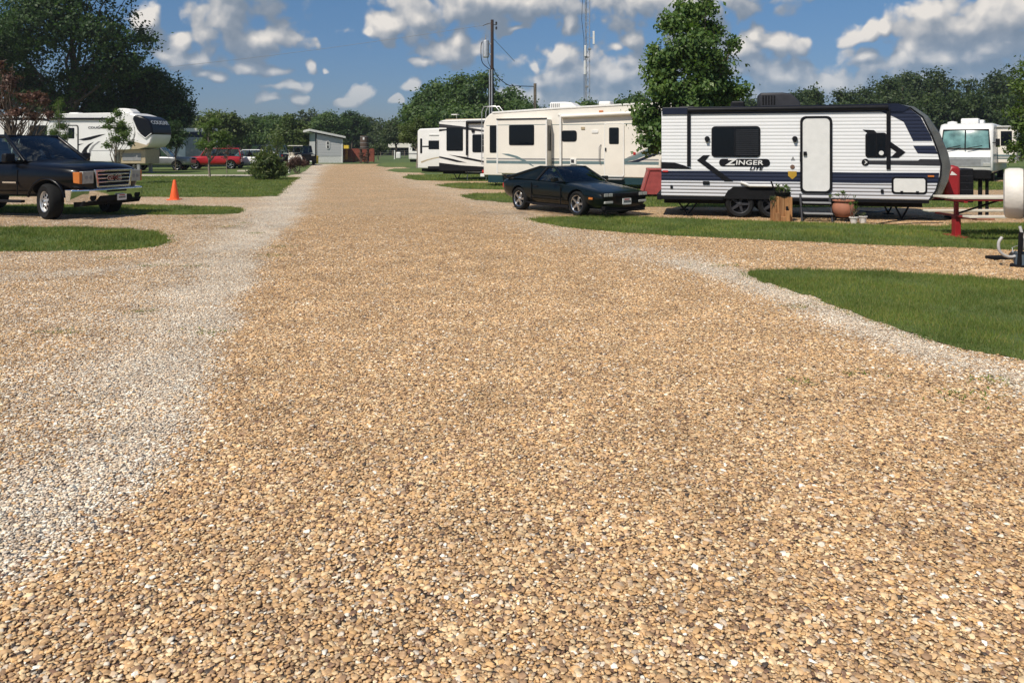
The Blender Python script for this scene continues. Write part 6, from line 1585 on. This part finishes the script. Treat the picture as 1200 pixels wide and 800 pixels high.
for nm, u, v, r, h, mt, lab in (('barrel', 370.5, 191.4, .24, .80, 'yellow', 'yellow plastic barrel before the corner of the grey house'), ('drum', 375.3, 190.6, .14, .55, 'creamboard', 'smaller pale drum right of the yellow barrel')):
    b_ = thing(nm, lab, 'barrel', gp(u, v)); MB().lathe([(r*.92, 0), (r, h*.08), (r, h*.3), (r*1.04, h*.34), (r, h*.38), (r, h*.64), (r*1.04, h*.68), (r, h*.72), (r, h*.95), (r*.9, h)], seg=24).build('shell', M[mt], b_, smooth=40)
    MB().lathe([(r*.8, h), (r*.78, h+.02), (.02, h+.025)], seg=20).build('lid', M[mt], b_)

# ------------------------------------------------------------------ grey house at the end of the road
Hs = RV('mobile_home', 'grey sided small house with a single slope roof at the end of the road', 'house', 370.6, 83, R(-20), 9)
hp_ = Hs.P([(370.6,188),(370.6,155.8),(401.4,161.6),(401.4,187.6)])
x1 = hp_[2][0]; zA, zB = hp_[1][1], hp_[2][1]
MB().prism([(0, .75), (x1, .75), (x1, zB), (0, zA)], 0, 9, 'y').build('wall', M['homegrey'], Hs.root)
MB().box((0, .02, 0), (x1, 8.98, .748)).build('skirting', M['homewhite'], Hs.root)
rf = MB(); dzx = (zB-zA)/x1
rf.prism([(-.75, zA+.05-dzx*.75*1), (-.75, zA+.30-dzx*.75), (x1+.3, zB+.22+dzx*.3), (x1+.3, zB+.02+dzx*.3)], -.35, 9.3, 'y'); rf.build('roof', M['homewhite'], Hs.root)
MB().prism([(-.70, zA-.08-dzx*.70), (-.70, zA+.04-dzx*.70), (x1+.25, zB+.01+dzx*.25), (x1+.25, zB-.12+dzx*.25)], -.15, .03, 'y').build('eave_board', M['darkgrey'], Hs.root)
for xx in (-.03, x1-.1): MB().box((xx, -.03, 0), (xx+.13, .1, zB-.1)).build('corner_trim', M['homewhite'], Hs.root)
wx, wz0, wx1, wz1 = Hs.rect(382.2, 165.2, 386.2, 174.8)
wn_ = Hs.panel('window', rrect(wx, wz0, wx1, wz1, .15), M['homewhite'], .05)
for a, b2 in ((.08, .46), (.54, .92)): Hs.panel('pane', rrect(wx+.1, wz0+(wz1-wz0)*a, wx1-.1, wz0+(wz1-wz0)*b2, .09), M['window'], .06, parent=wn_)
pb = MB().tube([(0, 0, -.1), (0, 0, 3.35)], .085, 10).build('post', M['black'], None, smooth=50); pb.location = at(370.2, 80.5); tag(pb, 'thin black post at the left corner of the grey house', 'post')

# ------------------------------------------------------------------ red board fence, barrel stand and sign
fD = 86
f0 = at(402.5, fD); f1 = at(438, fD)
fn = thing('board_fence', 'rust red solid board fence right of the grey house', 'fence', f0)
wl = f1.x-f0.x; nb = 26
m = MB()
for k in range(nb): m.box((wl*k/nb+.008, -.02+.012*(k % 2), .08), (wl*(k+1)/nb-.008, .02+.012*(k % 2), zat(174.2, fD)))
m.build('boards', M['redboards'], fn)
m = MB()
for k in range(4): m.box((wl*k/3-.06, .04, -.1), (wl*k/3+.06, .16, 1.5))
m.build('post', M['redboards'], fn)
bs = thing('barrel_stand', 'dark wooden barrel standing on a brown post frame before the red fence', 'barrel', at(427, 82))
zt0, zt1 = zat(174, 82), zat(159.2, 82)
m = MB(); rr_ = .46
m.lathe([(rr_*.95, zt0), (rr_*1.0, zt0+.35), (rr_*1.02, (zt0+zt1)/2), (rr_*1.0, zt1-.3), (rr_*.96, zt1), (rr_*.85, zt1), (rr_*.85, zt1-.1)], seg=26); m.build('barrel', M['oldwood'], bs, smooth=30)
m = MB()
for z in (zt0+.12, (zt0+zt1)/2-.1, zt1-.15): m.lathe([(rr_*1.03, z), (rr_*1.035, z+.05)], seg=26)
m.build('hoop', M['grey'], bs)
m = MB()
for sx in (-.38, .38):
    for sy in (-.35, .35): m.box((sx-.06, sy-.06, 0), (sx+.06, sy+.06, zt0-.08))
m.box((-.55, -.5, zt0-.1), (.55, .5, zt0-.01)); m.box((-.45, -.4, .5), (.45, -.34, .6)); m.build('stand', M['oldwood'], bs)
MB().box((-.08, -.48, (zt0+zt1)/2+.25), (.10, -.455, (zt0+zt1)/2+.5)).build('tag_plate', M['pale'], bs)
sg = thing('site_sign', 'small pale blue sign on a yellow post before the barrel stand', 'sign', gp(430.6, 191.2))
zz = zat(183.6, gp(430.6, 191.2).y)
MB().box((-.06, -.03, -.05), (.06, .03, zz+.05)).build('post', M['creamboard'], sg)
Ds = gp(430.6, 191.2).y; a = 1.45/F*Ds
MB().prism(rrect(-a, zat(183.8, Ds), a, zat(179, Ds), .05), -.05, -.031, 'y').build('board', plain('pale_blue_sign', (.30, .50, .52), .5), sg)
MB().box((-a*.5, -.056, zat(182.6, Ds)), (a*.5, -.049, zat(180.4, Ds))).build('symbol', M['pale'], sg)
bf = shrub(427.5, 81, [(424,182,4,5),(431,180,3.5,5),(427,186,4.5,3)], 700, .18, 'brown', 'dry climbing plant at the foot of the barrel stand', 81, clump=.2, name='climbing_plant', cat='plant', stems=6)

# ------------------------------------------------------------------ far white trailers and fences across the field
for (u0, u1, D, v0, v1, lab) in ((406, 423.5, 150, 168.2, 173.4, 'far white box trailer left of the wooden barrel'), (455, 481, 150, 168.0, 173.2, 'far white box trailer right of the small round tree'), (432.5, 437, 155, 168.4, 173.2, 'short far white box between the barrel and the round tree')):
    o = thing('box_trailer', lab, 'trailer', at(u0, D)); wl = (u1-u0)/F*D
    z0, z1 = zat(v1, D), zat(v0, D)
    MB().box((0, 0, z0), (wl, 2.5, z1)).build('body', M['cream'], o, bevel=.04)
    MB().box((.2, .2, z0-.35), (wl-.2, 2.3, z0)).build('chassis', M['matblack'], o)
    m = MB()
    for x in (wl*.3, wl*.7): m.lathe([(.30, -.1), (.45, -.1), (.45, .1), (.3, .1)], (x, .15, .45), 'y', 18); m.lathe([(.30, -.1), (.45, -.1), (.45, .1), (.3, .1)], (x, 2.35, .45), 'y', 18)
    m.build('wheel', M['rubber'], o)
fl = thing('wire_fence', 'low wire fence across the far field', 'fence', at(446, 125))
m = MB(); wl = 16
for k in range(9): m.tube([(k*2, 0, -.1), (k*2, 0, 1.15)], .05, 6)
m.build('post', M['barkpale'], fl)
m = MB()
for z in (.4, .75, 1.08): m.box((0, -.012, z-.012), (wl, .012, z+.012))
m.build('wire', M['galv'], fl)
tv = MB().box((-.35, -.2, 0.0), (.35, .2, 1.0)).build('mailbox_block', M['pale'], None, bevel=.15); tv.location = at(467, 112); tag(tv, 'small white box standing in the far field', 'box')
wp2 = MB().tube([(0, 0, -.1), (0, 0, 1.3)], .09, 10).build('marker_post', M['pale'], None); wp2.location = at(462.5, 108); tag(wp2, 'thin white post in the far field left of the small white box', 'post')
of = MB().box((0, 0, 0), (.35, .4, 1.5)).box((-.12, -.1, 1.5), (.55, .5, 2.0)).build('shed', M['yellow'], None); of.location = at(404, 105); tag(of, 'tiny yellow machine cab beyond the red fence', 'machine')
ca = MB().box((0, 0, 1.2), (5.5, 6, 3.3)).box((.1, .1, 0), (5.4, 5.9, 1.2)).build('far_house', M['homewhite'], None, bevel=.05); ca.location = at(309, 104); tag(ca, 'white gable of a building showing between the trees', 'building')
cc_ = MB().prism([(0, .004), (3.6, .004), (3.6, .02), (0, .02)], 0, 1, 'y')
# pale concrete path across the left lawn
pth = MB().add([(*g2(-200, 205.0), .016), (*g2(300, 205.0), .016), (*g2(300, 207.0), .016), (*g2(-200, 207.0), .016)], [(0, 1, 2, 3)]).build('path', M['concrete'], None); struct(pth)
p2_ = MB().box((-.5, -.2, 0), (.5, .2, .12)).build('stepping_stone', M['concrete'], None, bevel=.03); p2_.location = gp(287, 201.5); tag(p2_, 'flat pale stone on the lawn in front of the white hatchback', 'stone')

# ------------------------------------------------------------------ poles, wires, mast
pD = 62
up = thing('utility_pole', 'tall dark utility pole with a grey transformer behind the trailers', 'utility pole', at(576.5, pD))
hz = zat(23.5, pD); k_ = pD/F
m = MB(); m.tube([(0, 0, -.2), (0, 0, hz*.5), (.02, 0, hz)], [.17, .15, .125], 14); m.build('pole', M['poleblack'], up, smooth=50)
m = MB(); zc = zat(57.5, pD); m.lathe([(.22, zc-.72), (.27, zc-.68), (.27, zc+.60), (.25, zc+.68), (.10, zc+.74), (.02, zc+.75)], (-.50, -.05, 0), 'z', 24); tf = m.build('transformer', M['galv'], up, smooth=40)
m = MB(); m.box((-.28, -.09, zc+.35), (-.08, -.01, zc+.47)); m.box((-.28, -.09, zc-.5), (-.08, -.01, zc-.38)); m.build('bracket', M['galv'], tf)
m = MB(); m.lathe([(.05, zc+.74), (.035, zc+.82), (.05, zc+.9), (.03, zc+1.0), (.02, zc+1.15)], (-.52, -.05, 0), 'z', 10); m.build('insulator', M['grey'], tf)
m = MB(); zi = zat(28.3, pD); m.tube([(-.75, -.05, zi-.15), (-.35, -.05, zi+.02), (0, -.05, zi+.08)], .03, 6); m.tube([(0, -.05, zi-.05), (.38, -.05, zi-.1)], .03, 6); m.build('cross_arm', M['darkgrey'], up)
m = MB()
for z in (zi+.05, zi-.35): m.lathe([(.05, z-.12), (.09, z-.06), (.06, z), (.09, z+.06), (.04, z+.13)], (.36, -.05, 0), 'z', 10)
m.build('insulator', M['darkgrey'], up)
m = MB()
for xx in (-.19, -.0): m.tube([(xx, -.2, 0), (xx, -.2, zat(82, pD))], .05, 8)
m.build('conduit', M['galv'], up, smooth=50)
m = MB(); m.tube(smoothpath([(-.62, -.1, zc+.55), (-.86, -.1, zc+.45), (-.9, -.1, zc-.4), (-.8, -.1, zc-1.1), (-.45, -.15, zc-1.5), (-.12, -.2, zat(82, pD))]), .035, 6); m.tube(smoothpath([(-.35, -.2, zc-.7), (-.3, -.2, zc-1.1), (-.1, -.2, zat(80, pD))]), .025, 6); m.build('lead_wire', M['black'], up, smooth=60)
sD = 68
sp2 = thing('utility_pole', 'shorter weathered pole right of the transformer pole', 'utility pole', at(627, sD))
MB().tube([(0, 0, -.2), (0, 0, zat(98, sD))], [.15, .13], 12).build('pole', M['polegrey'], sp2, smooth=50)
a_, b_ = at(578.5, pD, zat(80, pD)), at(626.5, sD, zat(101.5, sD))
mid = at(596, 64, zat(100, 64))
sv = MB().tube(smoothpath([a_, at(583, 62.6, zat(90, 62.6)), mid, at(608, 66, zat(101, 66)), b_], 6), .035, 6).build('power_cable', M['black'], None, smooth=60)
tag(sv, 'drooping black cable between the tall pole and the shorter one', 'cable')
gw_ = MB().tube([at(578.5, pD, zat(46, pD)), at(590, 64, zat(58, 64)), at(603, 66, zat(72, 66))], .02, 5).build('guy_wire', M['grey'], None); tag(gw_, 'thin slack wire slanting down from the tall pole', 'cable')
for i, (q0, q1, lab) in enumerate(((at(578, pD, zat(28, pD)), Vector((-62, 95, 10.5)), 'overhead line running left from the tall pole'),)):
    pts = [q0.lerp(q1, t)-Vector((0, 0, 2.2*4*t*(1-t)*.3)) for t in np.linspace(0, 1, 14)]
    o = MB().tube(pts, .014, 4).build('overhead_line', M['grey'], None); tag(o, lab, 'cable')
# lattice radio mast
mD = 100
ms = thing('radio_mast', 'slender lattice radio mast with white panel antennas rising past the top edge', 'mast', at(688, mD))
hm = zat(-40, mD); wd = .36
legs = [Vector((wd*math.cos(a), wd*math.sin(a), 0)) for a in (R(100), R(220), R(340))]
m = MB()
for l in legs: m.tube([l, l+Vector((0, 0, hm))], .042, 6)
n = int(hm/.9)
for k in range(n):
    for i in range(3):
        a, b = legs[i], legs[(i+1) % 3]; z0, z1 = k*hm/n, (k+1)*hm/n
        m.tube([a+Vector((0, 0, z0)), b+Vector((0, 0, z1))], .016, 4, cap=False)
m.build('lattice', M['grey'], ms)
for (u, v0, v1, nm) in ((695.2, 37.5, 53, 'panel_antenna'), (685.3, 54, 67, 'panel_antenna'), (684.8, 72, 88, 'panel_antenna')):
    x = (u-688)/F*mD; o = MB().box((x-.13, -.7, zat(v1, mD)), (x+.13, -.5, zat(v0, mD))).build(nm, M['pale'], ms, bevel=.05)
    MB().tube([(x*.4, -.3, zat((v0+v1)/2, mD)), (x, -.55, zat((v0+v1)/2, mD))], .05, 5).build('mount', M['grey'], o)
for (u, v) in ((690.5, 57), (687.5, 66.5), (687.5, 101)):
    x = (u-688)/F*mD; MB().box((x-.2, -.55, zat(v+2, mD)), (x+.2, -.25, zat(v, mD))).build('radio_unit', M['grey'], ms, bevel=.03)
m = MB(); m.tube([(-.42, -.35, 0), (-.45, -.35, hm*.62), (-.75, -.35, hm*.72), (-.45, -.35, hm)], .03, 5); m.build('feed_cable', M['black'], ms)
print('OBJECTS', len(bpy.data.objects), 'VERTS', sum(len(o.data.vertices) for o in bpy.data.objects if o.type == 'MESH'))
# ------------------------------------------------------------------ air
hm_ = bpy.data.materials.new('haze'); hm_.use_nodes = True; hm_.node_tree.nodes.clear(); nt = NT(hm_.node_tree)
vo_ = nt.new('ShaderNodeOutputMaterial'); pv = nt.new('ShaderNodeVolumePrincipled')
pv.inputs['Color'].default_value = (0.85, 0.90, 0.97, 1); pv.inputs['Density'].default_value = 0.00035; pv.inputs['Anisotropy'].default_value = 0.3
nt.link(pv.outputs[0], vo_.inputs['Volume'])
hz_o = MB().box((-3100, -120, -1), (3100, 4100, 32)).build('haze', hm_); hz_o['kind'] = 'stuff'
